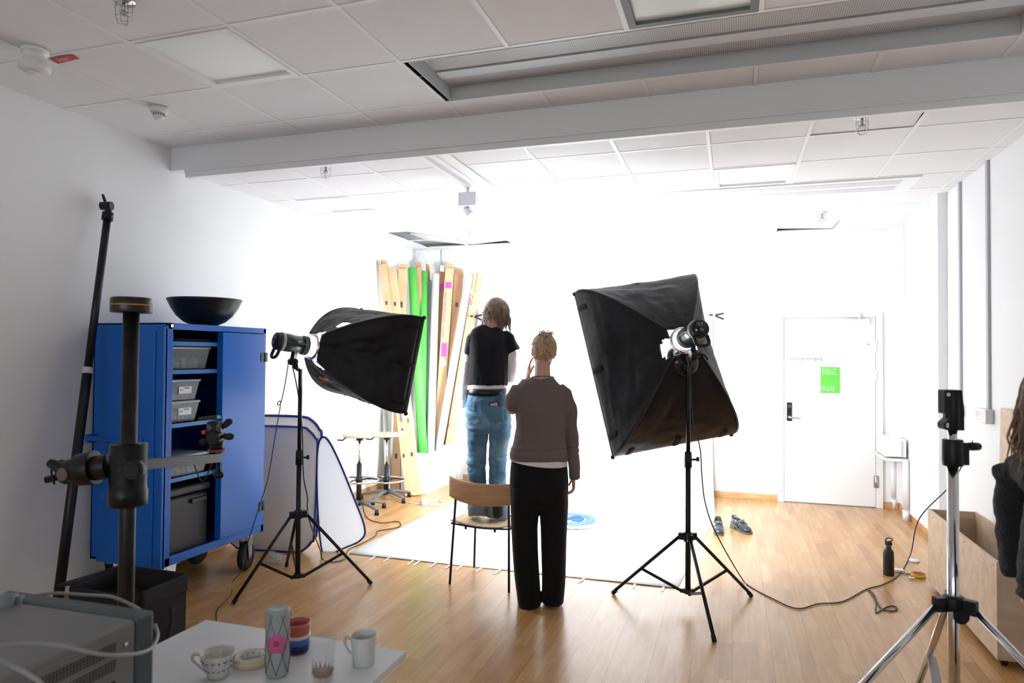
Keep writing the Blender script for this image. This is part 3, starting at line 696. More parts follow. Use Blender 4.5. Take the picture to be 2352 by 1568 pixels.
# things in the cabinet
clear = mat('clear_plastic', (.75, .82, .85), .12, trans=.75, ior=1.2, alpha=.75)
lidm = mat('lid_plastic', (.62, .72, .78), .3, trans=.3, alpha=.9)
def tub(x0, x1, y0, y1, z, h, label, con, lab=True):
    t = thing('storage_box', ((x0+x1)/2, (y0+y1)/2, z), label, 'storage box')
    m = MB(); th = .003; ins = .02
    o_ = [(x0+ins, y0+ins), (x1-ins, y0+ins), (x1-ins, y1-ins), (x0+ins, y1-ins)]; p_ = [(x0, y0), (x1, y0), (x1, y1), (x0, y1)]
    R = [[V((*a, z+.001)) for a in o_], [V((*b, z+h-.012)) for b in p_]]
    m.rings(R, caps=False, sm=False); m.face([m.bm.verts.new(V((*a, z+.001))) for a in o_])
    m.build('box_body', clear, t, mods=[('SOLIDIFY', dict(thickness=.003))])
    MB().box((x0-.006, y0-.006, z+h-.014), (x1+.006, y1+.006, z+h)).build('lid', lidm, t, bev=.003)
    if con:
        c = MB()
        for k in range(5): c.box((x0+.04, y0+.04+(y1-y0-.1)*k/5, z+.006), (x1-.03, y0+.04+(y1-y0-.1)*(k+.7)/5, z+h*rnd.uniform(.25, .6)))
        c.build('contents', con, t)
    if lab:
        yc = (y0+y1)/2+.01; xx = x1-ins*.45
        l = MB().box((xx-.002, yc-.055, z+h*.32), (xx+.004, yc+.055, z+h*.66)); 
        l.box((xx+.004, yc-.01, z+h*.56), (xx+.0046, yc+.035, z+h*.61), 1).box((xx+.004, yc-.045, z+h*.48), (xx+.0046, yc-.02, z+h*.52), 1)
        l.build('paper_label', [white_m, inkgrey], t)
redc = mat('mixed_contents', (.35, .25, .24), .7, var=.5, vscale=30, col2=(.3, .32, .36))
tub(-3.85, -3.45, CY0+.06, CY0+.43, shz[1]+.005, .145, 'wide clear plastic box with cables, alone on the upper cabinet shelf', redc, False)
tub(-3.82, -3.44, CY0+.07, CY0+.33, shz[2]+.005, .135, 'clear plastic box with a label, lower one of the two stacked in the cabinet', redc)
tub(-3.82, -3.44, CY0+.07, CY0+.33, shz[2]+.145, .135, 'clear plastic box with a label, upper one of the two stacked in the cabinet', redc)
tub(-3.80, -3.42, CY0+.05, CY0+.40, shz[3]+.005, .13, 'open clear tray of small parts behind the tripod head in the cabinet', mat('tray_stuff', (.25, .27, .3), .6, var=.6, vscale=40), False)
o = MB().box((-3.85, CY0+.06, shz[0]+.001), (-3.45, CY0+.44, shz[0]+.02)).build('folded_cloth', blackbag, bev=.008, mods=[]); tag(o, 'flat black folded cloth on the top shelf of the blue cabinet', 'cloth')
t2 = thing('plastic_bin', (-3.65, 3.75, CZ0+.02), 'dark grey lidded plastic bin at the bottom of the blue cabinet', 'bin')
MB().box((-3.86, CY0+.06, CZ0+.017), (-3.46, CY0+.46, CZ0+.40)).build('bin_body', mat('dark_grey_bin', (.05, .05, .055), .5), t2, bev=.03, seg=4)
MB().box((-3.87, CY0+.055, CZ0+.41), (-3.45, CY0+.465, CZ0+.46)).build('bin_lid', mat('dark_grey_bin', 0), t2, bev=.015, seg=3)
MB().box((-3.455, CY0+.28, CZ0+.34), (-3.44, CY0+.42, CZ0+.37)).build('bin_handle', blackp, t2, bev=.004)
# black bowl reflector on top
bc = px(475, 741, -3.60); 
R_ = .245
t2 = thing('bowl_reflector', (-3.62, bc.y, CZ1+.003), 'wide black metal reflector bowl lying on top of the blue cabinet', 'reflector')
gb = mat('satin_black', (.008, .009, .011), .35, spec=.4)
MB().lathe([(.06, 0), (.085, .004), (.14, .03), (.19, .075), (.225, .13), (.245, .175), (.25, .18), (.252, .19), (.248, .195), (.24, .18), (.22, .13), (.185, .08), (.13, .035), (.06, .012)], (-3.62, bc.y, CZ1+.004), n=56).build('bowl', gb, t2)
MB().lathe([(.0, .0), (.08, .0), (.08, .03), (.0, .03)], (-3.62, bc.y, CZ1+.003), n=40).build('mount_ring', blackp, t2)

# ================================================================ LEANING POLE, CAMERA COLUMN, BAG
pt_ = px(246, 505, XL+.10); pb = V((-3.86, 3.03, 0.02))
pb = pz(124, 1450, .02)
t = thing('boom_pole', pb, 'long black boom pole leaning against the left wall beside the cabinet', 'pole')
mid = pb.lerp(pt_, .60)
MB().cyl(pb, mid, .028).build('lower_tube', black_m, t)
MB().cyl(mid, pt_, .023).build('upper_tube', black_m, t)
MB().cyl(mid-(pt_-pb).normalized()*.02, mid+(pt_-pb).normalized()*.02, .031).build('tape_band', mat('torn_tape', (.6, .6, .6), .5), t)
dirp = (pt_-pb).normalized()
MB().cyl(pt_, pt_+dirp*.05, .034).cyl(pt_+dirp*.05, pt_+dirp*.10, .02).cyl(pt_+dirp*.10+RT*.02, pt_+dirp*.10-RT*.05, .028).cyl(pt_+dirp*.11-RT*.02, pt_+dirp*.18-RT*.05, .009).build('swivel_tip', blackp, t)
# gear/knob part on pole
gk = fd(140, 1068, 3.55)
pm = min([pb.lerp(pt_, k/200) for k in range(200)], key=lambda q: (q-gk).length)
t_c = (pm-EYE).dot(FW)
g = V(pm)
MB().cyl(g-dirp*.05, g+dirp*.05, .05).cyl(g-RT*.03-FW*.03, g-RT*.03+FW*.0, .07).cyl(g-RT*.05-V((0, 0, .02)), g-RT*.17-V((0, 0, .05)), .02).tube([g-RT*.02+V((0, 0, .06))-FW*.03, g-RT*.07+V((0, 0, .07))-FW*.03, g-RT*.12+V((0, 0, .02))-FW*.03, g-RT*.10-V((0, 0, .07))-FW*.03], .006).build('joint_clamp', blackp, t)

# camera column stand
DC = 2.4; kk = DC/2.05
c0 = fd(302, 690, DC); cx_, cy_ = c0.x, c0.y; cz = lambda y: fd(300, y, DC).z
t = thing('camera_stand', (cx_, cy_, 0), 'heavy black column stand with side arm and tripod head before the blue cabinet', 'camera stand')
cb = fd(292, 1450, DC)
MB().cyl((cx_, cy_, .05), (cx_, cy_, cz(718)), .0225*kk, n=32).build('column', wornst, t)
MB().lathe([(0, 0), (.056*kk, 0), (.057*kk, .004), (.057*kk, .040*kk), (.054*kk, .045*kk), (0, .045*kk)], (cx_, cy_, cz(718)), n=40).build('top_cap', mat('cap_black', (.012, .012, .013), .3), t)
MB().lathe([(.0575*kk, .021*kk), (.0578*kk, .021*kk), (.0578*kk, .024*kk), (.0575*kk, .024*kk)], (cx_, cy_, cz(718)), n=40).build('orange_line', mat('orange_line', (.75, .28, .03), .5), t)
MB().lathe([(.0, 0), (.22, 0), (.23, .02), (.2, .05), (.05, .07), (0, .07)], (cx_, cy_, 0.0)).build('base', blackp, t)
zt, zb = cz(1017), cz(1158)
cl = MB().lathe([(0, 0), (.050*kk, 0), (.054*kk, .004), (.054*kk, .055), (.051*kk, .06), (.051*kk, (zt-zb)-.004), (.048*kk, zt-zb), (0, zt-zb)], (cx_, cy_, zb), n=40).build('carriage', mat('carriage_black', (.004, .004, .005), .35, spec=.35, bump=.2, bscale=40), t)
zk = cz(1068); K = V((cx_, cy_, zk))
KN = K+RT*.052*kk-FW*.045*kk
MB().cyl(KN, KN-FW*.035, .027*kk, n=12).cyl(KN-FW*.035, KN-FW*.04, .022*kk).build('carriage_knob', blackp, cl)
LA = K-RT*.055*kk
side = MB().cyl(LA, LA-RT*.07-V((0, 0, .012)), .044, .042).cyl(LA-RT*.05-V((0, 0, .006)), LA-RT*.11-V((0, 0, .015)), .060, .056)
side.cyl(LA-RT*.11-V((0, 0, .015)), LA-RT*.16-V((0, 0, .01)), .046, .03).cyl(LA-RT*.13-V((0, 0, .03)), LA-RT*.215+V((0, 0, .012)), .03, .014)
side.build('clamp_assembly', blackp, t, bev=.002)
MB().cyl(LA-RT*.135-V((0, 0, .022))-FW*.04, LA-RT*.138-V((0, 0, .022))-FW*.05, .022).build('worn_plate', mat('worn_brass', (.16, .11, .09), .5), t)
AE = fd(503, 1051, 3.15)
AS = K+(AE-K).normalized()*.06
MB().bar(AS, AE, .028, .040, ref=(0, 0, 1)).build('side_arm', mat('arm_grey', (.014, .013, .013), .5, spec=.3), t, bev=.002)
hs_ = .92; H0 = AE-(AE-AS).normalized()*.03+V((0, 0, .030)); u_ = V((0, 0, 1))*hs_; R_h = RT*hs_; F_h = FW*hs_
th = MB().cyl(H0+u_*.012, H0+u_*.055, .030, .034).cyl(H0+u_*.07-F_h*.05, H0+u_*.07+F_h*.04, .032).bar(H0+u_*.06-R_h*.01, H0+u_*.15-R_h*.012, .05, .048).build('tripod_head', blackp, t, bev=.006)
MB().cyl(H0, H0+u_*.012, .038).build('base_plate', mat('head_orange', (.35, .07, .03), .5), th)
MB().cyl(H0+u_*.12-R_h*.04, H0+u_*.12+R_h*.03, .026).build('tilt_joint', grey_m, th)
MB().bar(H0+u_*.162-R_h*.085, H0+u_*.172+R_h*.01, .05, .016).build('quick_release_plate', blackp, th, bev=.004)
for a, b in ((R_h*.025+u_*.115, R_h*.060+u_*.148), (R_h*.025+u_*.075, R_h*.068+u_*.074), (-R_h*.03+u_*.05-F_h*.03, -R_h*.045+u_*.055-F_h*.05)):
    MB().cyl(H0+a, H0+a.lerp(b, .5), .008).cyl(H0+a.lerp(b, .3), H0+b, .012, .017).ball(H0+b, .017, (1, 1, .9)).build('knob', rubber, th)
MB().cyl(H0-R_h*.05+u_*.10-F_h*.02, H0-R_h*.052+u_*.10-F_h*.035, .009).build('red_button', mat('red_btn', (.7, .05, .02), .4), th)
MB().cyl(AE-u_*.02, AE-u_*.085, .008).ball(AE-u_*.085, .022, (1.2, 1, .9)).build('lock_screw', blackp, t)
MB().tube([AE-u_*.02-RT*.03, AE-u_*.10-RT*.06, AE-u_*.11-RT*.085, AE-u_*.02-RT*.12], .003).build('cord_loop', blackp, t)

# black equipment bag
b0 = pz(424, 1325, .42)
t = thing('equipment_bag', (b0.x-.28, b0.y-.05, 0), 'open black boxy equipment bag on the floor in front of the cabinet', 'bag')
BX0, BX1, BYa, BYb, BZ = b0.x-.46, b0.x, b0.y-.30, b0.y+.02, .42
m = MB()
for lo, hi in (((BX0, BYa, 0), (BX1, BYa+.025, BZ-.01)), ((BX0, BYb-.025, 0), (BX1, BYb, BZ+.02)), ((BX0, BYa, 0), (BX0+.025, BYb, BZ)), ((BX1-.025, BYa, 0), (BX1, BYb, BZ)), ((BX0, BYa, 0), (BX1, BYb, .025))): m.box(lo, hi)
m.build('bag_body', blackbag, t, bev=.012, seg=3)
MB().box((BX0+.02, BYa+.02, .1), (BX0+.30, BYb-.02, .34)).box((BX0+.32, BYa+.02, .1), (BX1-.02, BYb-.02, .3)).build('divider', blackp, t, bev=.01)
MB().bar((BX1+.006, BYa+.02, BZ-.03), (BX1+.006, BYb-.01, BZ-.03), .09, .02, ref=(1, 0, 0)).build('flap', blackbag, t, bev=.006)
sx = BX1+.012
MB().tube([(sx, BYb-.12, BZ-.12), (sx+.012, BYb-.13, BZ-.18), (sx+.014, BYb-.15, BZ-.26), (sx+.006, BYb-.13, .05)], .009).build('side_strap', blackbag, t)
lid = MB(); La, Lb = V((BX0, BYa, BZ)), V((BX0, BYb, BZ))
lid.poly([V((BX0+.01, BYa+.05, BZ-.01)), V((BX0+.01, BYb, BZ-.0)), V((BX0-.24, BYb-.03, BZ-.085)), V((BX0-.30, BYa+.16, BZ-.10))], .018, (0, 0, 1))
lid.build('bag_lid', blackbag, t, bev=.006)

# small maker's label on the lower panel of the left softbox
from mathutils.bvhtree import BVHTree
_sb = bpy.data.objects['left_softbox']; _sh = [c for c in _sb.children if c.name.startswith('shell')][0]
_tr = BVHTree.FromPolygons([v.co+ORG[_sb.name] for v in _sh.data.vertices], [tuple(p.vertices) for p in _sh.data.polygons])
def _on(x, y):
    
    for k in range(60):
        d = ray(x+k*.4, y-k).normalized(); h_ = _tr.ray_cast(EYE, d)[0]
        if h_ is not None: return h_-d*.004
    return fd(x, y, 4)
MB().grid([[_on(733+21*i/4, 862+6*i/4+7*j/2) for j in range(3)] for i in range(5)]).build('maker_label', mat('label_red2', (.55, .05, .02), .5), _sb, fix=False, mods=[('SOLIDIFY', dict(thickness=.001))])

# ================================================================ CHAIR
zs = .455
cA, cB = pz(1033, 1341), pz(1169, 1360)      # rear legs on the floor
cC = pz(1089, 1302, .008)                          # front left leg
cD = cC+(cB-cA)*.93
t = thing('chair', (cA+cB+cC+cD)/4, 'wooden chair with thin dark metal legs that the person in jeans stands on', 'chair')
dkblue = mat('dark_blue_steel', (.012, .015, .04), .35, metal=.4)
bk = (cC-cA).normalized(); sd = (cB-cA).normalized()
tl, tr_ = py(1040, 1110, cA.y+.02), py(1172, 1118, cB.y+.02)
for f, tp, fr_ in ((cA, tl+sd*.03-V((0, 0, .02)), 0), (cB, tr_-sd*.01-V((0, 0, .02)), 0)):
    MB().cyl(f, V((f.x, f.y, 0)).lerp(V((tp.x, tp.y, tp.z)), 1), .0085).build('leg', dkblue, t)
ctr = (cA+cB+cC+cD)/4
for f in (cC, cD):
    tp = V((f.x, f.y, zs-.02)).lerp(V((ctr.x, ctr.y, zs-.02)), .08); MB().cyl(f, tp, .0085).build('leg', dkblue, t)
m = MB()
k0 = zs/tl.z
a_, b_ = cA.lerp(tl, k0*.95), cB.lerp(tr_, k0*.95); a_.z = b_.z = zs-.03
c_, d_ = V((cC.x, cC.y, zs-.03)), V((cD.x, cD.y, zs-.03)); c_ = c_.lerp(V((ctr.x, ctr.y, zs-.03)), .08); d_ = d_.lerp(V((ctr.x, ctr.y, zs-.03)), .08)
m.tube([a_, a_.lerp(b_, .5)-V((0, 0, .012)), b_], .007, n=8).cyl(c_, d_, .007).cyl(a_, c_, .007).cyl(b_, d_, .007)
for k in (.25, .75): m.cyl(a_.lerp(b_, k)-V((0, 0, .014)), a_.lerp(b_, k)-V((0, 0, .03)), .009)
m.build('seat_frame', dkblue, t)
def seatp(u, v, dz=0):
    q = a_.lerp(b_, .5+.52*u*(1-.10*v)); e = (c_+d_)/2-(a_+b_)/2; q = q+e*(v*1.05); 
    return V((q.x, q.y, zs-.012-.018*(1-u*u)*(1-.5*v)+.008*u*u-(.03*(v-.8)/.2 if v > .8 else 0)+dz))
MB().grid([[seatp(-1+2*i/16, j/12) for i in range(17)] for j in range(13)]).build('seat', birch, t, mods=[('SOLIDIFY', dict(thickness=.011)), ('BEVEL', dict(width=.003))])
BL, BR = py(1036, 1093, cA.y), py(1175, 1100, cB.y)
def backp(u, v):
    q = (tl-sd*.02).lerp(tr_+sd*.04, (u+1)/2); bul = -.07*(1-u*u)
    z0 = BL.z-.008*(1+u); return V((q.x, q.y+bul, z0-.028*(1-u*u)**.7*(.6)-.142*v+(-.012*(1-u*u) if v > .5 else 0)))
o = MB().grid([[backp(-1+2*i/20, j/6) for i in range(21)] for j in range(7)]).build('backrest', mat('beech_veneer', (.64, .37, .18), .42, var=.12, vscale=5, stretch=(1, 1, 8)), t, mods=[('SOLIDIFY', dict(thickness=.010)), ('BEVEL', dict(width=.003))])

# ================================================================ SHOES (pair)
def shoe(loc, rz, mirror, label):
    t = thing('shoe', loc, label, 'shoe', 'pair of black buckled loafers on the floor')
    R = Matrix.Rotation(rz, 4, 'Z'); L_ = V(loc); s_ = -1 if mirror else 1
    def q(x, y, z): return L_+(R @ V((x*s_, y, z)))
    lea = mat('shoe_leather', (.035, .045, .055), .18, coat=.6); sole = mat('shoe_sole', (.12, .13, .14), .6)
    def ring(y, a, z0, z1, cx=0, n=20):
        return [q(cx+a*math.copysign(abs(math.cos(th))**.8, math.cos(th)), y, (z0+z1)/2+(z1-z0)/2*math.copysign(abs(math.sin(th))**.8, math.sin(th))) for th in [2*PI*i/n for i in range(n)]]
    # upper: toe at -Y (towards viewer)
    MB().rings([ring(-.128, .014, .018, .032), ring(-.118, .034, .016, .048), ring(-.085, .044, .015, .062), ring(-.045, .043, .017, .074), ring(-.015, .038, .024, .098), ring(.0, .037, .03, .104)]).build('toe_upper', lea, t)
    P = []
    for i, (y, a, zb, zt) in enumerate(((-.005, .037, .03, .104), (.03, .034, .045, .098), (.07, .033, .055, .098), (.10, .032, .06, .106), (.122, .022, .062, .118), (.13, .002, .064, .122))):
        P.append([q(-a, y, zt), q(-a*1.05, y, (zb+zt)/2), q(-a, y, zb), q(0, y, zb-.004), q(a, y, zb), q(a*1.05, y, (zb+zt)/2), q(a, y, zt)])
    MB().grid(P).build('heel_upper', lea, t, mods=[('SOLIDIFY', dict(thickness=.003))])
    MB().rings([[q(x, y, z) for x, z in ((-a, zb), (a, zb), (a, zb+.012), (-a, zb+.012))] for y, a, zb in ((-.135, .018, .004), (-.12, .040, .003), (-.07, .048, .003), (-.02, .042, .006), (.03, .036, .030), (.08, .036, .048), (.125, .026, .052))], sm=False).build('sole', sole, t)
    MB().rings([[q(x, y, z) for x, y in ((-a, y0), (a, y0), (a*.9, y1), (-a*.9, y1))] for a, y0, y1, z in ((.036, .055, .135, .0), (.030, .06, .128, .052))], sm=False).build('heel', sole, t, bev=.003)
    MB().grid([[q(.046*math.sin(th), -.035+.018*j, .045+.047*math.cos(th)) for th in [PI*(-.42+.84*i/10) for i in range(11)]] for j in range(2)]).build('strap', lea, t, mods=[('SOLIDIFY', dict(thickness=.003))])
    b = MB(); bx_ = -.034
    for a, c in (((0, 0), (1, 0)), ((1, 0), (1, 1)), ((1, 1), (0, 1)), ((0, 1), (0, 0))):
        b.cyl(q(bx_-.012+.02*a[0], -.042+.03*a[1], .066+.018*a[0]), q(bx_-.012+.02*c[0], -.042+.03*c[1], .066+.018*c[0]), .0022, n=8)
    b.build('buckle', chrome, t)
    return t
p = pz(1650, 1222); shoe((p.x, p.y, 0), .05, False, 'black heeled loafer on the floor, the left one pointing straight at the viewer')
p = pz(1702, 1219); shoe((p.x, p.y, 0), .60, True, 'black heeled loafer on the floor, the right one turned to the side')

# ================================================================ WHITE SCALLOPED RELIEF ON THE PAPER
dc = pz(1312, 1193, .04); R_ = .315
t = thing('decorated_disc', (dc.x, dc.y, .012), 'flat white scalloped disc with a pale blue ring lying on the paper backdrop', 'disc')
N_ = 26*10
MB().poly([V((dc.x+math.cos(2*PI*i/N_)*(R_-.016*abs(math.cos(13*2*PI*i/N_))), dc.y+math.sin(2*PI*i/N_)*(R_-.016*abs(math.cos(13*2*PI*i/N_))), .03)) for i in range(N_)], .008, (0, 0, 1)).build('scalloped_base', paper_m, t)
MB().cyl((dc.x, dc.y, .010), (dc.x, dc.y, .03), .22).build('foot', card_m, t)
for i in range(26):
    mm = MB()
    a = 2*PI*(i+.5)/26; q = V((dc.x+math.cos(a)*(R_-.038), dc.y+math.sin(a)*(R_-.038), .039)); tn = V((-math.sin(a), math.cos(a), 0)); rn = V((math.cos(a), math.sin(a), 0))
    mm.tube([q+tn*.018-rn*.012, q+rn*.012, q-tn*.018-rn*.012, q-rn*.004], .0035, n=6, k=4)
    mm.build('edge_ornament', mat('ornament_grey', (.07, .10, .20), .6), t)
lb = mat('pale_blue_felt', (.05, .12, .50), .7)
MB().lathe([(.155, 0), (.235, 0), (.235, .014), (.155, .014), (.155, 0)], (dc.x, dc.y, .038), n=48).build('blue_ring', lb, t)
MB().tube([(dc.x-.10, dc.y-.07, .05), (dc.x-.02, dc.y-.02, .055), (dc.x+.03, dc.y+.07, .055), (dc.x+.11, dc.y+.02, .055), (dc.x+.08, dc.y-.06, .055), (dc.x+.02, dc.y-.05, .052)], .016).build('blue_curl', mat('mid_blue_felt', (.02, .07, .40), .7), t)

# ================================================================ COLLAPSIBLE REFLECTORS
bluerim = mat('navy_rim', (.02, .04, .25), .5); trans_w = mat('translucent_white', (.85, .85, .86), .6)
_n = trans_w.node_tree; _t = _n.nodes.new('ShaderNodeBsdfTranslucent'); _t.inputs[0].default_value = (.9, .92, .95, 1); _m = _n.nodes.new('ShaderNodeMixShader'); _m.inputs[0].default_value = .75
_n.links.new(_n.nodes['Principled BSDF'].outputs[0], _m.inputs[1]); _n.links.new(_t.outputs[0], _m.inputs[2]); _n.links.new(_m.outputs[0], _n.nodes['Material Output'].inputs[0])
refw = mat('reflector_white', (.90, .87, .82), .5, bump=.1, bscale=6)
_n = refw.node_tree; _t = _n.nodes.new('ShaderNodeBsdfTranslucent'); _t.inputs[0].default_value = (.9, .86, .80, 1); _m = _n.nodes.new('ShaderNodeMixShader'); _m.inputs[0].default_value = .45
_n.links.new(_n.nodes['Principled BSDF'].outputs[0], _m.inputs[1]); _n.links.new(_t.outputs[0], _m.inputs[2]); _n.links.new(_m.outputs[0], _n.nodes['Material Output'].inputs[0])
def panel(pts, thick, nrm, label, rim=.012, m_=None):
    c = sum(pts, V())/len(pts); c.z = min(p.z for p in pts); t = thing('reflector_panel', c, label, 'reflector panel', None); n = V(nrm).normalized()
    sm = cr(pts, 6, True)
    MB().poly([p-n*thick/2 for p in sm], thick, n).build('cloth', m_ or refw, t)
    MB().tube(pts, rim, n=8, closed=True, k=6).build('rim', bluerim, t); return t
def rr(o, ux, uy, w_, h_, r):
    P = []
    for cx, cy, a0 in ((w_-r, r, -90), (w_-r, h_-r, 0), (r, h_-r, 90), (r, r, 180)):
        for k in range(4): a = math.radians(a0+30*k); P.append(o+ux*(cx+r*math.cos(a))+uy*(cy+r*math.sin(a)))
    return P
e0 = pz(508, 1250, .01); e1 = pz(700, 1277, .01)
o0 = V((XL+.03, 4.66, .013)); ux = (pz(712, 1272, 0)-o0); ux.z = 0; ux.x = ux.x; wl = ux.length+.03; ux.normalize()
up_ = (V((0, 0, 1))+V((ux.y, -ux.x, 0))*-.06).normalized(); nn = ux.cross(up_)
panel(rr(o0, ux, up_, wl, 1.0, .17), .02, nn, 'large white rounded reflector panel with navy rim behind the left light stand')
o1 = o0+V((0, .07, 0)); panel(rr(o1+ux*.0, ux, (up_+V((0, .02, 0))).normalized(), wl-.02, 1.08, .2), .015, nn, 'taller white rounded reflector mostly hidden behind the large one, blue rim showing on top')
q = [fd(733, 1250, 4.97), fd(746, 1003, 5.10), fd(770, 1040, 5.2), fd(815, 1140, 5.35), fd(837, 1218, 5.4), fd(826, 1242, 5.32), fd(790, 1262, 5.15), fd(748, 1272, 5.02)]
q = [pz(739, 1262, .015), fd(729, 1150, 4.98), fd(730, 1030, 5.04), fd(747, 1004, 5.12), fd(775, 1050, 5.2), fd(812, 1140, 5.38), fd(838, 1212, 5.45), pz(828, 1240, .05), pz(790, 1258, .02), pz(755, 1272, .015)]
pn_ = (q[3]-q[0]).cross(q[6]-q[0]).normalized()
q = [EYE+(p-EYE)*(((q[0]-EYE).dot(pn_))/((p-EYE).dot(pn_))) for p in q]
t = panel(q, .006, pn_, 'white triangular pop-up reflector with blue rim standing right of the rounded one', rim=.008, m_=trans_w)
# crumpled plastic bag on the floor
pbm = MB(); c = pz(634, 1284, .03)
for i in range(14): pbm.ball(c+V((rnd.uniform(-.06, .06), rnd.uniform(-.05, .05), rnd.uniform(-.01, .05))), rnd.uniform(.02, .04), (rnd.uniform(.6, 1.4), 1, rnd.uniform(.5, 1)), n=7)
tag(pbm.build('plastic_bag', mat('film', (.8, .8, .8), .1, trans=.7, ior=1.1, alpha=.5)), 'crumpled clear plastic bag on the floor beside the cabinet caster', 'plastic bag')

# ================================================================ STOOLS
def stool(name, c, zt, label, zr=.30):
    t = thing('stool', (c.x, c.y, 0), label, 'stool', 'two round-seated swivel stools'); x, y = c.x, c.y
    MB().lathe([(0, 0), (.17, 0), (.178, .006), (.178, .022), (.17, .028), (0, .028)], (x, y, zt-.028), n=40).build('seat', mat('pale_beech', (.74, .55, .38), .4, var=.05), t)
    MB().box((x-.08, y-.05, zt-.045), (x+.08, y+.05, zt-.028)).cyl((x, y, zt-.07), (x, y, zt-.028), .035).build('seat_plate', blackp, t)
    MB().tube([(x, y, zt-.04), (x-.14, y-.03, zt-.045), (x-.17, y-.04, zt-.07), (x-.23, y-.05, zt-.07)], .007).build('lever', blackp, t)
    MB().cyl((x, y, zr+.15), (x, y, zt-.04), .014).build('gas_rod', chrome, t)
    MB().cyl((x, y, .06), (x, y, zr+.17), .026).cyl((x, y, zr-.02), (x, y, zr+.03), .036).build('column', blackp, t)
    R_ = .20; MB().tube([(x+R_*math.cos(a), y+R_*math.sin(a), zr) for a in [2*PI*i/28 for i in range(28)]], .010, closed=True, k=1).build('foot_ring', chrome, t)
    m = MB()
    for k in range(3): a = 2*PI*k/3+.5; m.tube([(x, y, zr), (x+.1*math.cos(a), y+.1*math.sin(a), zr+.012), (x+R_*math.cos(a), y+R_*math.sin(a), zr)], .008)
    m.build('ring_spokes', blackp, t)
    for k in range(5):
        a = 2*PI*k/5-.35; d = V((math.cos(a), math.sin(a), 0)); b0 = V((x, y, 0))
        f = MB().loft([b0+d*.02+V((0, 0, .095)), b0+d*.12+V((0, 0, .09)), b0+d*.24+V((0, 0, .065)), b0+d*.29+V((0, 0, .05))], [(.03, .024), (.024, .018), (.02, .014), (.018, .012)], (0, 0, 1), n=12).build('base_foot', grey_m, t)
        MB().cyl(b0+d*.28, b0+d*.28+V((0, 0, .055)), .024, .018).build('glide', blackp, f)
    return t
sA = pz(828, 1168); sB = pz(887, 1147)
sA = py(824, 1160, sA.y-.1)
zA = fd(838, 996, (V((sA.x, sA.y, 0))-EYE).dot(FW)).z; zB = fd(890, 995, (V((sB.x, sB.y, 0))-EYE).dot(FW)).z
stool('stool', V((sA.x, sA.y, 0)), zA, 'pale wooden swivel stool with chrome foot ring, the nearer one partly behind the triangular reflector', .32)
stool('stool', V((sB.x, sB.y, 0)), zB, 'pale wooden swivel stool with chrome foot ring, the farther one beside the cardboard boxes', .22)

# ================================================================ ROLLS AND CARTONS IN THE CORNER
def lean(x0, y0, d0, x1, y1, d1):
    return fd(x0, y0, d0), fd(x1, y1, d1)
def carton(top, bot, wpx, d0, d1, m_, label, dep=.09, flaps=True, prints=None, ref=None):
    a = fd(*bot, d1); b = fd(*top, d0); w_ = wpx/FPX*((d0+d1)/2); ax = (b-a).normalized()
    refv = V(ref) if ref else (-FW)
    x = refv.cross(ax); x.normalize(); y = ax.cross(x)
    t = thing('long_carton', a, label, 'carton')
    MB().bar(a, b, w_, dep, ref=refv).build('carton_body', m_, t, bev=.003)
    if flaps:
        MB().poly([b+x*(-w_/2)-y*dep/2, b+x*(w_/2)-y*dep/2, b+x*(w_/2)*.8+ax*.07-y*dep*.55, b+x*(-w_/2)*.8+ax*.05-y*dep*.55], .004, y).poly([b+x*(w_/2)-y*dep/2, b+x*(w_/2)+y*dep/2, b+x*(w_*.62)+y*dep*.4+ax*.05, b+x*(w_*.62)-y*dep*.3+ax*.06], .004, x).build('flap', m_, t)
    f = y*(dep/2+.001)
    F = lambda u, v: a+(b-a)*v+x*u*w_/2+f      # face point: u across, v along
    if F(0, .5).__sub__(EYE).length > ((a+b)/2-EYE).length: f = -f
    return t, F, x, ax, y, w_, (b-a).length
def sticker(t, F, v0, v1, u0, u1, m_, y, name='print'):
    n = (F(0, .5)-F(0, .5)); P = [F(u0, v0), F(u1, v0), F(u1, v1), F(u0, v1)]; nn = (P[1]-P[0]).cross(P[3]-P[0]).normalized()
    if nn.dot(FW) > 0: nn = -nn
    MB().poly([p+nn*.002 for p in P], .0015, nn).build(name, m_, t)
def wr(t, F, txt, v0, u0, size, m_, up=True, name='lettering'):
    p = F(u0, v0); d = (F(u0, v0+.1)-p).normalized(); c = (F(u0+.2, v0)-p).normalized()
    # text runs upwards along the box, letter tops to the left
    xd, yd = (d, -c) if up else (-d, c)
    if xd.cross(yd).dot(FW) > 0: yd = -yd
    n = xd.cross(yd); MB().text(txt, p+n*.004, xd, yd, size).build(name, m_, t)
def toe(top, bot, Yf, z=.02):
    lo_, hi_ = 0.8, 2.2
    for _ in range(50):
        k = (lo_+hi_)/2; q = pz(top[0]+(bot[0]-top[0])*k, top[1]+(bot[1]-top[1])*k, z)
        if q.y > Yf: lo_ = k
        else: hi_ = k
    return q
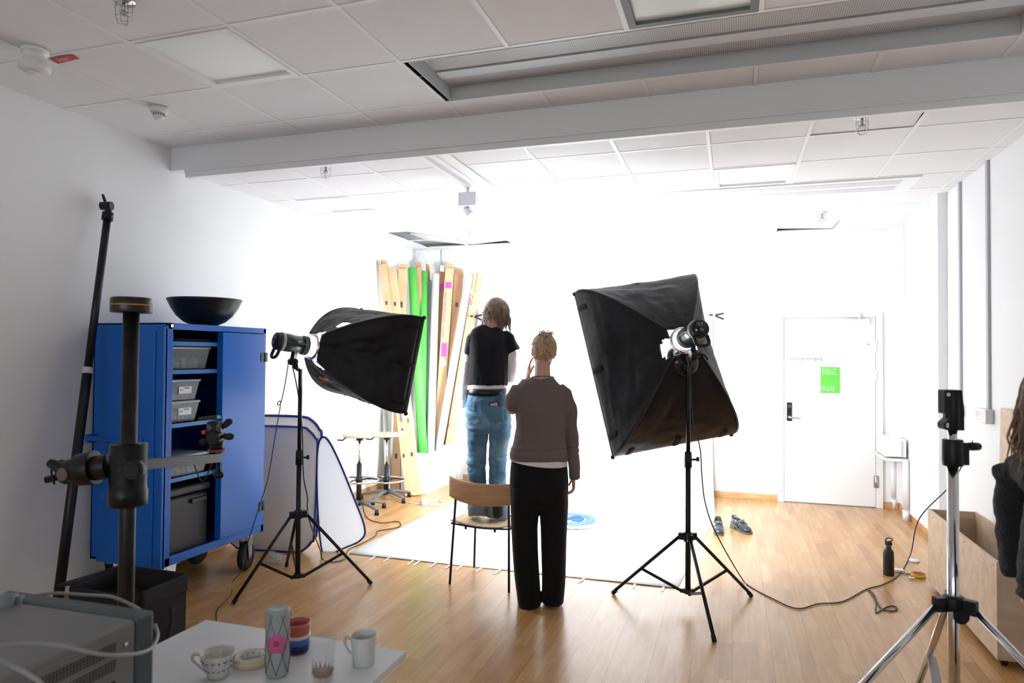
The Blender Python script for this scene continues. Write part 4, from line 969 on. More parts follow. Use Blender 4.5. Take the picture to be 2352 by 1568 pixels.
def carton2(top, bot, w_, foot, tp, m_, label, dep=.07, flaps=True, ref=None):
    a, b = foot, tp; ax = (b-a).normalized(); refv = (V(ref) if ref else -FW).normalized(); x = refv.cross(ax); x.normalize(); y = ax.cross(x); t = thing('long_carton', a, label, 'carton')
    MB().bar(a, b, w_, dep, ref=refv).build('carton_body', m_, t, bev=.003)
    sg_ = -1 if y.dot(FW) > 0 else 1
    if flaps:
        MB().poly([b+x*(-w_/2)-y*dep/2, b+x*(w_/2)-y*dep/2, b+x*(w_/2)*.8+ax*.08-y*dep*.55, b+x*(-w_/2)*.8+ax*.06-y*dep*.55], .004, y).poly([b+x*(w_/2)-y*dep/2, b+x*(w_/2)+y*dep/2, b+x*(w_*.58)+y*dep*.4+ax*.05, b+x*(w_*.58)-y*dep*.3+ax*.07], .004, x).build('flap', m_, t)
    Ln = (b-a).length
    F = lambda u, v: a+ax*Ln*v+x*u*w_/2+y*sg_*(dep/2+.001)
    return t, F, x, ax, y, w_, Ln
PXM = lambda p: (p-EYE).dot(FW)/FPX
def vof(a, b, ypx):     # fraction along the box that shows at a given height in the photo
    best = min((abs((784-FPX*((q-EYE).dot(UP))/((q-EYE).dot(FW)))-ypx), k) for k in [i/400 for i in range(401)] for q in [a.lerp(b, k)]); return best[1]
def mk(top, bot, wpx, Yf, Yt, m_, label, dep=.07, flaps=True, Xt=None, foot=None):
    f_ = foot if foot is not None else toe(top, bot, Yf); tp = px(*top, Xt) if Xt is not None else py(*top, Yt)
    r = carton2(top, bot, wpx*PXM(f_.lerp(tp, .7)), f_, tp, m_, label, dep, flaps); return r+(lambda yy: vof(f_, tp, yy),)
# pair leaning on the left wall
t, F, x, ax, y, w_, Ln, vf = mk((881, 608), (941, 1136), 17, 0, 0, card_m, 'pale cardboard carton leaning on the left wall, leftmost of the tall stack', .09, Xt=XL+.08, foot=pz(941, 1137, .01))
for yy in (698, 1046): sticker(t, F, vf(yy+4), vf(yy-5), -.1, .45, inkblk, y)
pp_ = F(-.2, vf(986)); MB().cyl(pp_, pp_-FW*.006, .013).build('round_hole', inkblk, t)
pp_ = F(-.2, vf(972)); MB().poly([pp_+ax*.20-x*.012, pp_+ax*.20+x*.012, pp_+ax*.06+x*.012, pp_+ax*.06+x*.022, pp_, pp_+ax*.06-x*.022, pp_+ax*.06-x*.012], .003, -FW).build('arrow', inkgrey, t)
t, F, x, ax, y, w_, Ln, vf = mk((900, 614), (960, 1136), 17, 0, 0, card_m, 'pale cardboard carton leaning on the left wall, second from the left with a magenta sticker', .09, Xt=XL+.16, foot=pz(959, 1136, .01), flaps=False)
for yy in (700, 1043): sticker(t, F, vf(yy+4), vf(yy-5), -.2, .4, inkblk, y)
sticker(t, F, vf(897), vf(872), -.6, .9, pink, y, 'magenta_square'); sticker(t, F, vf(912), vf(898), -.8, .8, white_m, y, 'white_label'); sticker(t, F, vf(959), vf(929), -.7, .8, white_m, y, 'shipping_label')
pp_ = F(.1, vf(985)); MB().cyl(pp_, pp_-FW*.006, .013).build('round_hole', white_m, t)
pp_ = F(.1, vf(974)); MB().poly([pp_+ax*.08-x*.010, pp_+ax*.08+x*.010, pp_+ax*.05+x*.010, pp_+ax*.05+x*.020, pp_, pp_+ax*.05-x*.020, pp_+ax*.05-x*.010], .003, -FW).build('arrow', inkgrey, t)
t, F, x, ax, y, w_, Ln, vf = mk((926, 618), (909, 1120), 19, 0, 0, card_m, 'pale cardboard carton behind the leaning pair, its top standing right of theirs', .06, Xt=XL+.14, foot=pz(909, 1124, .01))
sticker(t, F, vf(707), vf(694), -.3, .3, inkblk, y); sticker(t, F, vf(1052), vf(1042), -.2, .4, inkblk, y)
sa_, sb_ = px(864, 1100, XL+.06), px(884, 945, XL+.03)
o = MB().bar(V((XL+.22, sa_.y, .01)), sb_, .085, .02, ref=(1, 0, 0)).build('metal_strip', mat('strip_grey', (.55, .57, .56), .5)); tag(o, 'pale grey strip leaning on the left wall behind the stools', 'strip')
def roll(top, bot, wpx, Yf, Yt, m_, label, cap=None):
    a = toe(top, bot, Yf); b = py(*top, Yt); r = wpx/2*PXM(a.lerp(b, .7)); ax = (b-a).normalized(); Ln = (b-a).length
    t = thing('backdrop_roll', a, label, 'roll')
    MB().lathe([(r*.55, 0), (r, 0), (r, Ln), (r*.55, Ln), (r*.55, Ln-.12), (0, Ln-.12)], a, ax, n=32).build('rolled_sheet', m_, t)
    MB().lathe([(r*.5, .0), (r*.54, .0), (r*.54, Ln+.012), (r*.5, Ln+.012), (r*.5, .0)], a, ax, n=24).build('core_tube', cap or card_m, t); return t
roll((947, 616), (971, 1036), 21, 7.44, 7.76, green_m, 'bright green rolled backdrop in the corner, the long front one', green_m)
roll((974, 626), (968, 1000), 18, 7.58, 8.0, green_m, 'bright green rolled backdrop behind and right of the front green one, shorter at the top', green_m)
roll((962, 632), (972, 1000), 8, 7.78, 8.19, paper_m, 'thin white roll between the two green rolls')
roll((988, 645), (980, 1030), 9, 7.68, 8.07, mat('lilac_roll', (.36, .38, .44), .5), 'thin grey lilac roll left of the tall white roll', grey_m)
roll((1001, 630), (989, 1036), 17, 7.60, 8.0, paper_m, 'tall white paper roll upright in the middle of the corner stack')
roll((1077, 634), (1008, 1030), 17, 7.70, 7.97, paper_m, 'long white paper roll leaning to the right in front of the brown cartons')
t, F, x, ax, y, w_, Ln, vf = mk((1016, 625), (1003, 950), 14, 8.10, 8.17, card2, 'brown carton with a magenta band just right of the tall white roll', .05)
sticker(t, F, vf(667), vf(652), -.95, .95, pink, y, 'magenta_band')
o = MB().poly([fd(1010, 622, 8.80), fd(1013, 609, 8.80), fd(1022, 611, 8.80), fd(1021, 625, 8.80)], .01, -FW).build('white_bag', mat('white_bag', (.75, .75, .76), .5)); tag(o, 'small white plastic wrapping on top of the brown carton by the white roll', 'wrapping')
t, F, x, ax, y, w_, Ln, vf = mk((1033, 616), (1008, 985), 19, 7.92, 8.06, card_m, 'carton with magenta squares and a web address printed along it', .06)
sticker(t, F, vf(663), vf(648), -.75, .7, pink, y, 'magenta_square'); sticker(t, F, vf(819), vf(788), -.6, .6, pink, y, 'magenta_logo'); sticker(t, F, vf(840), vf(829), -.75, .75, white_m, y, 'white_label')
wr(t, F, 'www.c', vf(776), .25, .055, pink); wr(t, F, 'orama-photo.com', vf(743), .25, .055, pink)
t, F, x, ax, y, w_, Ln, vf = mk((1054, 628), (1030, 1000), 20, 8.05, 8.17, card2, 'plain brown carton right of the one with the web address', .05)
sticker(t, F, vf(705), vf(696), -.3, .3, inkblk, y)
t, F, x, ax, y, w_, Ln, vf = mk((1100, 630), (1034, 1018), 21, 7.98, 8.18, card_m, 'carton with red BD lettering leaning to the right, rightmost of the stack', .06, False)
wr(t, F, 'BD', vf(702), .35, .11, inkred, up=True); wr(t, F, 'BACKDROP PAPER', vf(672), .1, .032, inkred); wr(t, F, 'RED', vf(985), .5, .04, inkred)
o = MB().poly([fd(958, 578, 8.90), fd(966, 578, 8.88), fd(977, 600, 8.86), fd(979, 632, 8.83), fd(970, 650, 8.83), fd(958, 640, 8.84)], .01, -FW).build('plastic_sheet', mat('film_grey', (.62, .68, .74), .3, alpha=.9)); tag(o, 'bluish translucent plastic sheet standing in the far left corner', 'plastic sheet')
t, F, x, ax, y, w_, Ln, vf = mk((962, 614), (960, 1060), 12, 7.9, 8.0, card2, 'brown carton top behind the front green roll', .04, Xt=XL+.20, foot=V((XL+.30, 7.9, .02)))
t, F, x, ax, y, w_, Ln, vf = mk((982, 618), (980, 1000), 9, 7.95, 8.17, card2, 'narrow brown carton top behind the shorter green roll', .03, foot=V((XL+.42, 8.0, .02)))
o = MB().cyl(py(1014, 574, 8.23), py(1014, 620, 8.23), .006).build('thin_rod', lgrey); tag(o, 'thin grey rod rising above the cartons in the corner', 'rod')
# two white open bins holding the rolls
binm = mat('bin_white', (.70, .71, .73), .5)
def bin_(x0, x1, y0, y1, hz, label):
    t = thing('white_bin', ((x0+x1)/2, (y0+y1)/2, 0), label, 'box')
    for lo, hi in (((x0, y0, 0), (x1, y0+.008, hz)), ((x0, y1-.008, 0), (x1, y1, hz)), ((x0, y0+.008, 0), (x0+.008, y1-.008, hz)), ((x1-.008, y0+.008, 0), (x1, y1-.008, hz))): MB().box(lo, hi).build('side_panel', binm, t, bev=.001)
    MB().box((x0+.008, y0+.008, 0), (x1-.008, y1-.008, .008)).build('bottom_panel', binm, t)
n0 = pz(981, 1134)
bin_(n0.x-.34, n0.x, n0.y, n0.y+.58, py(981, 1041, n0.y).z, 'white open box on the floor holding the green and white rolls, the nearer one')
n1 = px(1047, 1016, n0.x)
bin_(n0.x-.34, n0.x, n0.y+.59, min(8.235, n1.y), n1.z, 'white open box against the far wall holding the cartons, the farther one')

# ================================================================ CRATE, PLYWOOD, BOTTLE AND SMALL THINGS ON THE RIGHT
nb = pz(2290, 1532)
c_y0, c_x0 = 4.22, 1.315; c_y1 = 5.55; zt_ = .62; zb_ = .085
e = py(2289, 1290, c_y0); zt_ = e.z; c_x0 = min(e.x, 1.35); zb_ = py(2289, 1515, c_y0).z
t = thing('plywood_crate', ((c_x0+1.69)/2, 4.9, 0), 'open plywood crate on casters by the right wall', 'crate'); th = .015; cx1 = XR-.085
def board(lo, hi, nm='board', m_=plyw): MB().box(lo, hi).build(nm, m_, t, bev=.0015)
board((c_x0, c_y0, zb_), (c_x0+th, c_y1, zt_)); board((cx1-th, c_y0, zb_), (cx1, c_y1, zt_))
board((c_x0+th, c_y0, zb_), (cx1-th, c_y0+th, zt_-.001)); board((c_x0+th, c_y1-th, zb_), (cx1-th, c_y1, zt_-.001)); board((c_x0+th, c_y0+th, zb_), (cx1-th, c_y1-th, zb_+th), 'bottom_board')
kn = MB()
for (yy, zz) in ((4.5, .48), (4.62, .42), (5.0, .35), (5.3, .30), (5.45, .5), (4.3, .5)): kn.ball((c_x0+.0015, yy, zz), .012, (.15, .7, 1.2), n=10)
kn.build('knots', mat('knot', (.32, .20, .13), .7), t)
sc_ = MB()
for yy in (4.27, 4.45, 4.75, 5.1, 5.4): sc_.cyl((c_x0-.001, yy, zt_-.03), (c_x0+.003, yy, zt_-.03), .004)
sc_.build('screws', inkblk, t)
for (xx, yy) in ((c_x0+.04, c_y0+.04), (cx1-.06, c_y0+.06), (c_x0+.05, c_y1-.08), (cx1-.06, c_y1-.08)):
    MB().lathe([(0, -.011), (.03, -.011), (.03, .011), (0, .011)], (xx, yy, .030), (1, 0, 0)).box((xx-.02, yy-.02, .05), (xx+.02, yy+.02, zb_)).bar((xx-.016, yy, .03), (xx-.016, yy, .06), .02, .004).build('caster', blackp, t)
pa = px(2300, 937, XR-.02); 
o = MB().poly([V((XR-.045, pa.y, .02)), V((XR-.045, pa.y-1.0, .02)), V((XR-.012, pa.y-1.0, pa.z)), V((XR-.012, pa.y, pa.z))], .012, (-1, 0, 0)).build('plywood_sheet', plyw); tag(o, 'pale plywood sheet leaning on the right wall behind the crate', 'plywood')
for v in o.data.vertices: v.co.x = v.co.x
def bottle(p):
    t = thing('water_bottle', (p.x, p.y, 0), 'matt black metal water bottle standing on the floor', 'bottle'); o_ = (p.x, p.y, 0)
    bm_b = mat('bottle_black', (.018, .018, .02), .45, var=.3, vscale=60)
    MB().lathe([(0, 0), (.034, 0), (.037, .004), (.037, .165), (.033, .182), (.022, .195), (.019, .20), (.019, .222), (0, .222)], o_, n=40).build('bottle_body', bm_b, t)
    MB().lathe([(.020, .218), (.0225, .218), (.0225, .222), (.020, .222)], o_).build('steel_ring', steel, t)
    MB().lathe([(0, .223), (.024, .223), (.026, .228), (.025, .245), (.016, .252), (0, .252)], o_).build('cap', blackp, t)
    MB().tube([(p.x-.022, p.y, .24), (p.x-.018, p.y, .262), (p.x, p.y, .275), (p.x+.022, p.y, .27), (p.x+.024, p.y, .258), (p.x+.004, p.y, .25)], .004).build('loop_handle', blackp, t)
bottle(pz(2041, 1320))
def flat(name, x, y, shape, label, cat, m_, **k):
    p = pz(x, y); m = MB(); shape(m, p); o = m.build(name, m_, **k); tag(o, label, cat); return o
flat('plastic_disc', 2100, 1290, lambda m, p: m.lathe([(0, 0), (.036, 0), (.036, .014), (.033, .017), (0, .017)], (p.x, p.y, 0.001)), 'round white plastic lid on the floor by the crate', 'lid', white_m)
flat('soap_block', 2064, 1313, lambda m, p: m.box((p.x-.035, p.y-.03, .001), (p.x+.035, p.y+.03, .022)), 'pale lilac flat block on the floor right behind the black bottle', 'block', mat('pale_lilac2', (.70, .64, .72), .5), bev=.005)
p = pz(2113, 1325); t = thing('tape_roll', p, 'yellow tape roll with red and blue core label beside the crate', 'tape roll'); 
MB().lathe([(.033, -.012), (.048, -.012), (.048, .012), (.033, .012), (.033, -.012)], (p.x-.01, p.y, .014), (0, 0, 1), n=36).build('tape', mat('yellow_tape', (.75, .62, .06), .4), t)
MB().lathe([(.030, .012), (.0475, .012), (.0475, .0135), (.030, .0135)], (p.x-.01, p.y, .014), (0, 0, 1), n=36).build('side_label', mat('tape_red', (.6, .04, .06), .5), t)
flat('marker_pen', 2091, 1320, lambda m, p: m.cyl((p.x-.035, p.y, .007), (p.x+.035, p.y+.005, .007), .006, .004), 'small grey pen lying beside the yellow tape roll', 'pen', lgrey)
flat('paper_scrap', 2094, 1331, lambda m, p: m.ball((p.x-.008, p.y, .012), .012, (1.2, 1, .9), n=7).ball((p.x+.012, p.y+.004, .012), .012, (1, 1.2, .8), n=7), 'tiny crumpled white scrap on the floor in front of the pen', 'paper scrap', white_m)

# ================================================================ SILVER STAND IN THE FOREGROUND
DS = 2.45
p = fd(2190, 1385, DS); C = V((p.x, p.y, 0)); zh = p.z; z_ = lambda yy: fd(2190, yy, DS).z
t = thing('tripod_stand', C, 'chrome tripod stand with a black holder on top, right foreground', 'light stand')
c = lambda z: V((C.x, C.y, z))
MB().cyl(c(.10), c(z_(1060)), .019, n=28).build('lower_tube', chrome, t)
MB().cyl(c(z_(1060)), c(z_(985)), .0155, n=28).build('upper_tube', chrome, t)
MB().lathe([(0, 0), (.033, 0), (.035, .02), (.033, .095), (0, .095)], c(z_(1070)), n=28).bar(c(z_(1042))+RT*.02, c(z_(1042))+RT*.048, .04, .08, ref=(0, 0, 1)).build('clamp_collar', blackp, t, bev=.002)
MB().cyl(c(z_(1026))+RT*.04, c(z_(1026))+RT*.062, .007).cyl(c(z_(1026))+RT*.06, c(z_(1026))+RT*.09, .015, .014).ball(c(z_(1026))+RT*.09, .014).build('knob', blackp, t)
hz0, hz1 = z_(988), z_(895)
m = MB(); 
prof_ = [(-.040, hz1-hz0), (.022, hz1-hz0), (.030, .07), (.030, 0), (-.022, .002), (-.038, .004), (-.043, .012), (-.043, .026), (-.022, .044), (-.022, .058), (-.040, .060)]
m.poly([c(hz0+b)+RT*a+FW*.022 for a, b in prof_], .044, -FW)
m.cyl(c(hz0), c(hz1-.01), .026)
m.build('holder', blackp, t, bev=.003)
MB().cyl(c(hz1-.016)-RT*.03-FW*.023, c(hz1-.016)-RT*.03-FW*.026, .007).build('screw', chrome, t)
MB().poly([c(hz0+.011)-RT*.037-FW*.0225, c(hz0+.011)-RT*.028-FW*.0225, c(hz0+.028)-RT*.028-FW*.0225, c(hz0+.028)-RT*.037-FW*.0225], .001, -FW).build('slot', mat('slot_light', (.75, .76, .77), .6), t)
hb = MB().lathe([(0, -.022), (.035, -.022), (.04, -.015), (.04, .02), (.03, .03), (0, .03)], c(zh))
lo = MB().cyl(c(.10), c(.14), .03)
rear = pz(2085, 1566); d0 = rear-C; d0.z = 0; a0 = math.atan2(d0.y, d0.x)
for k in range(3):
    a = a0+k*2*PI/3; R_ = max(.62, min(d0.length, .85)); d = V((math.cos(a), math.sin(a), 0)); f = C+d*R_
    hb.bar(c(zh)+d*.02, c(zh)+d*.075, .035, .05)
    s0 = c(zh-.01)+d*.07
    lg = MB().cyl(s0, f+V((0, 0, .02)), .013, n=20).build('leg', chrome, t)
    e_ = (f-s0).normalized(); MB().cyl(f-e_*.05+V((0, 0, .012)), f+V((0, 0, .016)), .02).build('rubber_foot', grey_m, lg)
    q = s0.lerp(f, .5)
    MB().bar(c(.12)+d*.03, q, .006, .02, ref=d.cross(V((0, 0, 1)))).bar(c(.12)+d*.03+d.cross(V((0, 0, 1)))*.02, q+d.cross(V((0, 0, 1)))*.014, .004, .018, ref=d.cross(V((0, 0, 1)))).build('brace', steel, t)
hb.cyl(c(zh-.03)-FW*.05, c(zh-.03)-FW*.03, .028, .026)
hb.build('hub', blackp, t, bev=.004); lo.build('lower_collar', blackp, t)

# ================================================================ WHITE TABLE AND WHAT STANDS ON IT
TZ = .72
t = thing('white_table', (-1.31, 1.4, 0), 'white laminate table in the left foreground holding cups', 'table')
MB().box((-1.69, .55, TZ-.022), (-.941, 1.885, TZ)).build('tabletop', mat('table_white', (.78, .79, .80), .35), t, bev=.002)
for x in (-1.56, -1.0):
    for y in (.62, 1.80): MB().cyl((x, y, 0), (x, y, TZ-.022), .02).build('leg', bar_m, t)
TP = lambda x, y: pz(x, y, TZ)
cer = mat('cream_ceramic', (.72, .70, .64), .15, coat=.5)
def cup(name, p, prof, m_, label, handle=None, n=40, cat='cup'):
    t = thing(name, p, label, cat); MB().lathe(prof, (p.x, p.y, TZ+.001), n=n).build('cup_body', m_, t)
    if handle:
        d, z0, z1, out, r0, r1 = handle; d = V(d).normalized(); o_ = V((p.x, p.y, TZ))
        MB().tube([o_+d*r1+V((0, 0, z1)), o_+d*(r1+out*.8)+V((0, 0, z1+.004)), o_+d*(r1+out)+V((0, 0, (z0+z1)/2+.008)), o_+d*(r0+out*.5)+V((0, 0, z0+.006)), o_+d*r0+V((0, 0, z0))], .0045, n=10).build('handle', m_, t)
    return t
# patterned tea cup
p = TP(500, 1553)
t = cup('tea_cup', p, [(0, .004), (.022, .004), (.024, 0), (.027, .003), (.029, .012), (.036, .03), (.043, .052), (.047, .066), (.0455, .067), (.041, .052), (.033, .03), (.022, .012), (0, .010)], cer, 'cream tea cup with a blue floral pattern, leftmost on the white table', (-RT, .018, .058, .026, .032, .044))
m = MB(); bl = mat('cobalt_glaze', (.05, .07, .28), .2)
for k in range(16):
    a = 2*PI*k/16; d = V((math.cos(a), math.sin(a), 0)); s_ = V((-d.y, d.x, 0))
    for (zz, rr_, sz) in ((.050, .0425, .0035), (.026, .0345, .003), (.040, .0395, .0016), (.060, .0452, .0012)):
        q = V((p.x, p.y, TZ+zz))+d*rr_
        m.ball(q, sz, (1, 1, .8), n=6)
        if k % 2: m.ball(q+s_*.005+V((0, 0, .003)), sz*.6, n=6).ball(q-s_*.005+V((0, 0, .003)), sz*.6, n=6)
m.build('blue_pattern', bl, t)
# masking tape roll
p = TP(578, 1522); t = thing('masking_tape', p, 'cream masking tape roll lying flat behind the patterned cup', 'tape roll')
MB().lathe([(.038, 0), (.052, 0), (.052, .022), (.038, .022), (.038, 0)], (p.x, p.y, TZ+.001), n=44).build('tape', mat('masking', (.70, .60, .42), .7), t)
MB().lathe([(.036, 0), (.038, 0), (.038, .0225), (.036, .0225), (.036, 0)], (p.x, p.y, TZ+.001), n=44).build('core_ring', white_m, t)
m = MB()
for k in range(7): a = .6+k*.5; m.ball((p.x+.037*math.cos(a), p.y+.037*math.sin(a), TZ+.014), .0035, (1, 1, .6), n=6)
m.build('core_print', mat('tape_print', (.5, .05, .07), .5), t)
# tall cylinder with flower and lattice
p = TP(637, 1549)
t = thing('ceramic_vase', p, 'tall upside-down grey ceramic tumbler with line lattice and a pink flower', 'vase'); r = .0325; Hh = .185
MB().lathe([(0, 0), (r*.88, 0), (r*.96, .006), (r*.97, .02), (r*1.0, .1), (r*1.02, Hh-.012), (r*.98, Hh-.003), (r*.85, Hh), (r*.75, Hh-.002), (0, Hh-.004)], (p.x, p.y, TZ+.001), n=48).build('vase_body', mat('grey_ceramic', (.36, .39, .38), .35), t)
m = MB()
for k in range(6):
    for s_ in (-1, 1):
        m.tube([V((p.x+r*1.012*math.cos(a), p.y+r*1.012*math.sin(a), TZ+.012+.165*i/24)) for i in range(25) for a in [2*PI*k/6+s_*1.75*i/24]], .0009, n=5, smooth=False)
m.build('lattice_lines', inkblk, t)
m = MB(); fa = math.atan2(-FW.y, -FW.x)+.22
for k in range(5):
    a = 2*PI*k/5+.3; du, dz = .017*math.cos(a), .017*math.sin(a)
    th_ = fa+du/r; q = V((p.x+r*1.012*math.cos(th_), p.y+r*1.012*math.sin(th_), TZ+.098+dz)); nv = V((math.cos(th_), math.sin(th_), 0))
    mx = Matrix.Rotation(th_, 3, 'Z'); m.ball(q, .0125, (.12, 1, 1), n=12, mx=mx)
fl = m.build('pink_flower', mat('flower_pink', (.62, .13, .30), .4), t)
q = V((p.x+r*1.05*math.cos(fa), p.y+r*1.05*math.sin(fa), TZ+.098)); MB().ball(q, .008, (.3, 1, 1), n=10, mx=Matrix.Rotation(fa, 3, 'Z')).build('flower_centre', mat('flower_red', (.55, .04, .05), .4), fl)
# striped cup
p = TP(683, 1496); 
t = cup('striped_cup', p, [(0, .085), (.0, .004), (.030, .0), (.034, .006), (.035, .03), (.036, .055), (.0375, .078), (.0375, .088), (.0355, .089), (.034, .075), (.033, .02), (0, .012)][1:], mat('coral_glaze', (.55, .13, .09), .2, coat=.4), 'handmade cup, coral above and blue below, behind the tall vase')
MB().lathe([(.0342, .004), (.0352, .006), (.0362, .026), (.0352, .027)], (p.x, p.y, TZ+.001), n=40).build('navy_band', mat('navy_glaze', (.015, .02, .15), .2), t)
MB().lathe([(.0355, .026), (.0368, .027), (.0375, .044), (.036, .045)], (p.x, p.y, TZ+.001), n=40).build('blue_band', mat('blue_glaze', (.06, .13, .45), .2), t)
MB().lathe([(.036, .044), (.0377, .045), (.0382, .054), (.036, .055)], (p.x, p.y, TZ+.001), n=40).build('cream_band', cer, t)
# glass
p = TP(741, 1562); 
t = thing('drinking_glass', p, 'clear tapered drinking glass with brown dregs at the bottom', 'glass')
glass = mat('glass', (.55, .58, .60), .05, alpha=.13, spec=1)
R = []
MB().lathe([(0, 0), (.026, 0), (.027, .003), (.030, .04), (.035, .085), (.039, .118), (.0375, .1185), (.0335, .085), (.0285, .04), (.0255, .014), (0, .012)], (p.x, p.y, TZ+.001), n=48).build('glass_body', glass, t)
MB().lathe([(0, .013), (.0250, .015), (.0265, .024), (0, .0235)], (p.x, p.y, TZ+.001), n=32).build('coffee_dregs', mat('coffee', (.35, .13, .02), .4), t)
m = MB()
for k in range(13): a = 2*PI*k/13; h_ = rnd.uniform(.008, .024); m.cyl((p.x+.0255*math.cos(a), p.y+.0255*math.sin(a), TZ+.023), (p.x+.0272*math.cos(a), p.y+.0272*math.sin(a), TZ+.023+h_), .003, .001, n=6)
m.build('foam_streaks', mat('foam', (.30, .13, .05), .6), t)
m = MB()
for k in range(10): a = 2*PI*k/10; m.cyl((p.x+.0285*math.cos(a), p.y+.0285*math.sin(a), TZ+.012), (p.x+.0325*math.cos(a), p.y+.0325*math.sin(a), TZ+.055), .0028, .0008, n=8)
m.build('facets', glass, t)
# white mug
p = TP(835, 1524)
cup('white_mug', p, [(0, .002), (.029, 0), (.032, .003), (.034, .04), (.038, .082), (.0375, .084), (.0355, .082), (.032, .04), (.029, .008), (0, .007)], mat('white_ceramic', (.66, .68, .66), .15, coat=.5), 'plain white mug, rightmost on the white table', (-RT*.95+FW*.2, .026, .068, .022, .035, .0365), cat='mug')

# ================================================================ GREY APPARATUS, BOTTOM LEFT
AZ = 1.0
P1, P2, P3 = pz(312, 1422, AZ), pz(42, 1382, AZ), pz(60, 1545, AZ)
ux = (P2-P1); ux.z = 0; ux.normalize(); uy = V((ux.y, -ux.x, 0)); 
if uy.dot(P3-P1) < 0: uy = -uy
t = thing('metal_apparatus', P1+ux*.2+uy*.2-V((0, 0, .278)), 'grey metal electrical apparatus with vents and dark rim, on the white table at bottom left', 'apparatus')
gm_ = mat('apparatus_grey', (.20, .20, .20), .4, metal=.2); dk = mat('apparatus_rim', (.07, .085, .09), .4)
Mx = Matrix((ux, uy, V((0, 0, 1)))).transposed().to_4x4(); Mx.translation = V((P1.x, P1.y, 0))
MB().box((0, 0, AZ-.276), (.46, .42, AZ), mx=Mx).build('housing', gm_, t, bev=.006)
MB().box((-.004, -.052, AZ-.278), (.46, -.0005, AZ+.004), mx=Mx).build('rim', dk, t, bev=.008)
side_v = MB()
for r_ in range(2):
    for i in range(44):
        for j in range(4): side_v.box((-.002, .055+.0078*i, AZ-.035-.0065*j-.038*r_), (.001, .059+.0078*i, AZ-.031-.0065*j-.038*r_), mx=Mx)
side_v.build('vent_holes', inkblk, t)
MB().box((-.003, .055, AZ-.25), (.001, .38, AZ-.115), mx=Mx).build('recess_panel', mat('recess', (.03, .03, .03), .5), t, bev=.002)
MB().lathe([(0, 0), (.006, 0), (.004, .005), (0, .006)], Mx @ V((0, .028, AZ-.045)), -ux).build('screw', chrome, t)
cab_m = mat('grey_cable', (.30, .31, .32), .45)
T3 = lambda x, y, d: fd(x, y, d)
d1 = (P1-EYE).dot(FW)
o = MB().tube([T3(-20, 1486, d1*.83), T3(60, 1478, d1*.86), T3(140, 1482, d1*.88), T3(230, 1502, d1*.90), T3(300, 1503, d1*.94), T3(345, 1490, d1*1.0), T3(362, 1460, d1*1.05), T3(356, 1435, d1*1.08)], .0042*1.0, n=12).build('power_cable', cab_m); tag(o, 'thick grey cable looping across the front of the apparatus', 'cable')
o = MB().tube([T3(55, 1374, d1*1.12), T3(120, 1362, d1*1.13), T3(200, 1366, d1*1.13), T3(255, 1370, d1*1.12), T3(300, 1388, d1*1.10), T3(322, 1400, d1*1.07)], .0042, n=12).build('power_cable', cab_m); tag(o, 'grey cable arching over the back rim of the apparatus', 'cable')
o = MB().tube([T3(-20, 1512, d1*.80), T3(30, 1530, d1*.82), T3(90, 1565, d1*.80), T3(110, 1600, d1*.78)], .0042, n=12).build('power_cable', cab_m); tag(o, 'grey cable leaving the photo at the bottom left edge', 'cable')
o = MB().cyl(T3(-30, 1388, d1*1.05), T3(36, 1384, d1*1.06), .024).cyl(T3(36, 1384, d1*1.06), T3(52, 1372, d1*1.09), .014, .008).build('plug', mat('plug_grey', (.22, .24, .26), .4)); tag(o, 'grey round plug on top of the apparatus at the left edge', 'plug')

# ================================================================ CABLES ON THE FLOOR
cord_b = mat('black_cord', (.02, .02, .022), .5); cord_w = mat('white_cord', (.72, .72, .72), .5)
def cord(pts, r, m_, label, z=.006):
    P = [q if isinstance(q, V) else pz(q[0], q[1], z) for q in pts]
    o = MB().tube(P, r, n=8, k=8).build('cord', m_); tag(o, label, 'cord'); return o
dL = (V((CL.x, CL.y, 1.2))-EYE).dot(FW)
hLr = OL-axes(*angL)[2]*.24-V((0, 0, .07))
dH = (hLr-EYE).dot(FW)
cord([fd(662, 835, dH), fd(655, 880, dH), fd(645, 925, dH), fd(637, 928, dH), fd(641, 921, dH-.01), fd(644, 930, dH), fd(632, 1000, dH-.05), fd(615, 1100, dH-.15), fd(590, 1180, dH-.25), fd(562, 1270, dH-.3), fd(555, 1310, dH-.33), (535, 1335), (530, 1365), (500, 1398), (497, 1425), (493, 1470)], .0032, cord_b, 'thin black cord hanging from the left flash head down to the floor')
cord([fd(672, 842, dH), fd(684, 900, dL), fd(694, 990, dL-.03), fd(697, 1090, dL-.02), fd(706, 1140, dL), fd(706, 1165, dL+.05), fd(712, 1200, dL+.1), fd(735, 1262, dL+.5), pz(740, 1283, .006), (760, 1290), (790, 1284), (800, 1262), (830, 1248), (862, 1230), (866, 1220), (890, 1215), (916, 1210), (920, 1202), (910, 1197), (875, 1200), (845, 1190), (835, 1170), (833, 1150)], .0042, cord_b, 'black cord running from the left stand along the floor to the stools')
dR = (V((CR.x, CR.y, 1.2))-EYE).dot(FW)
sk = V((XR-.05, SY+.10, SZ-.045))
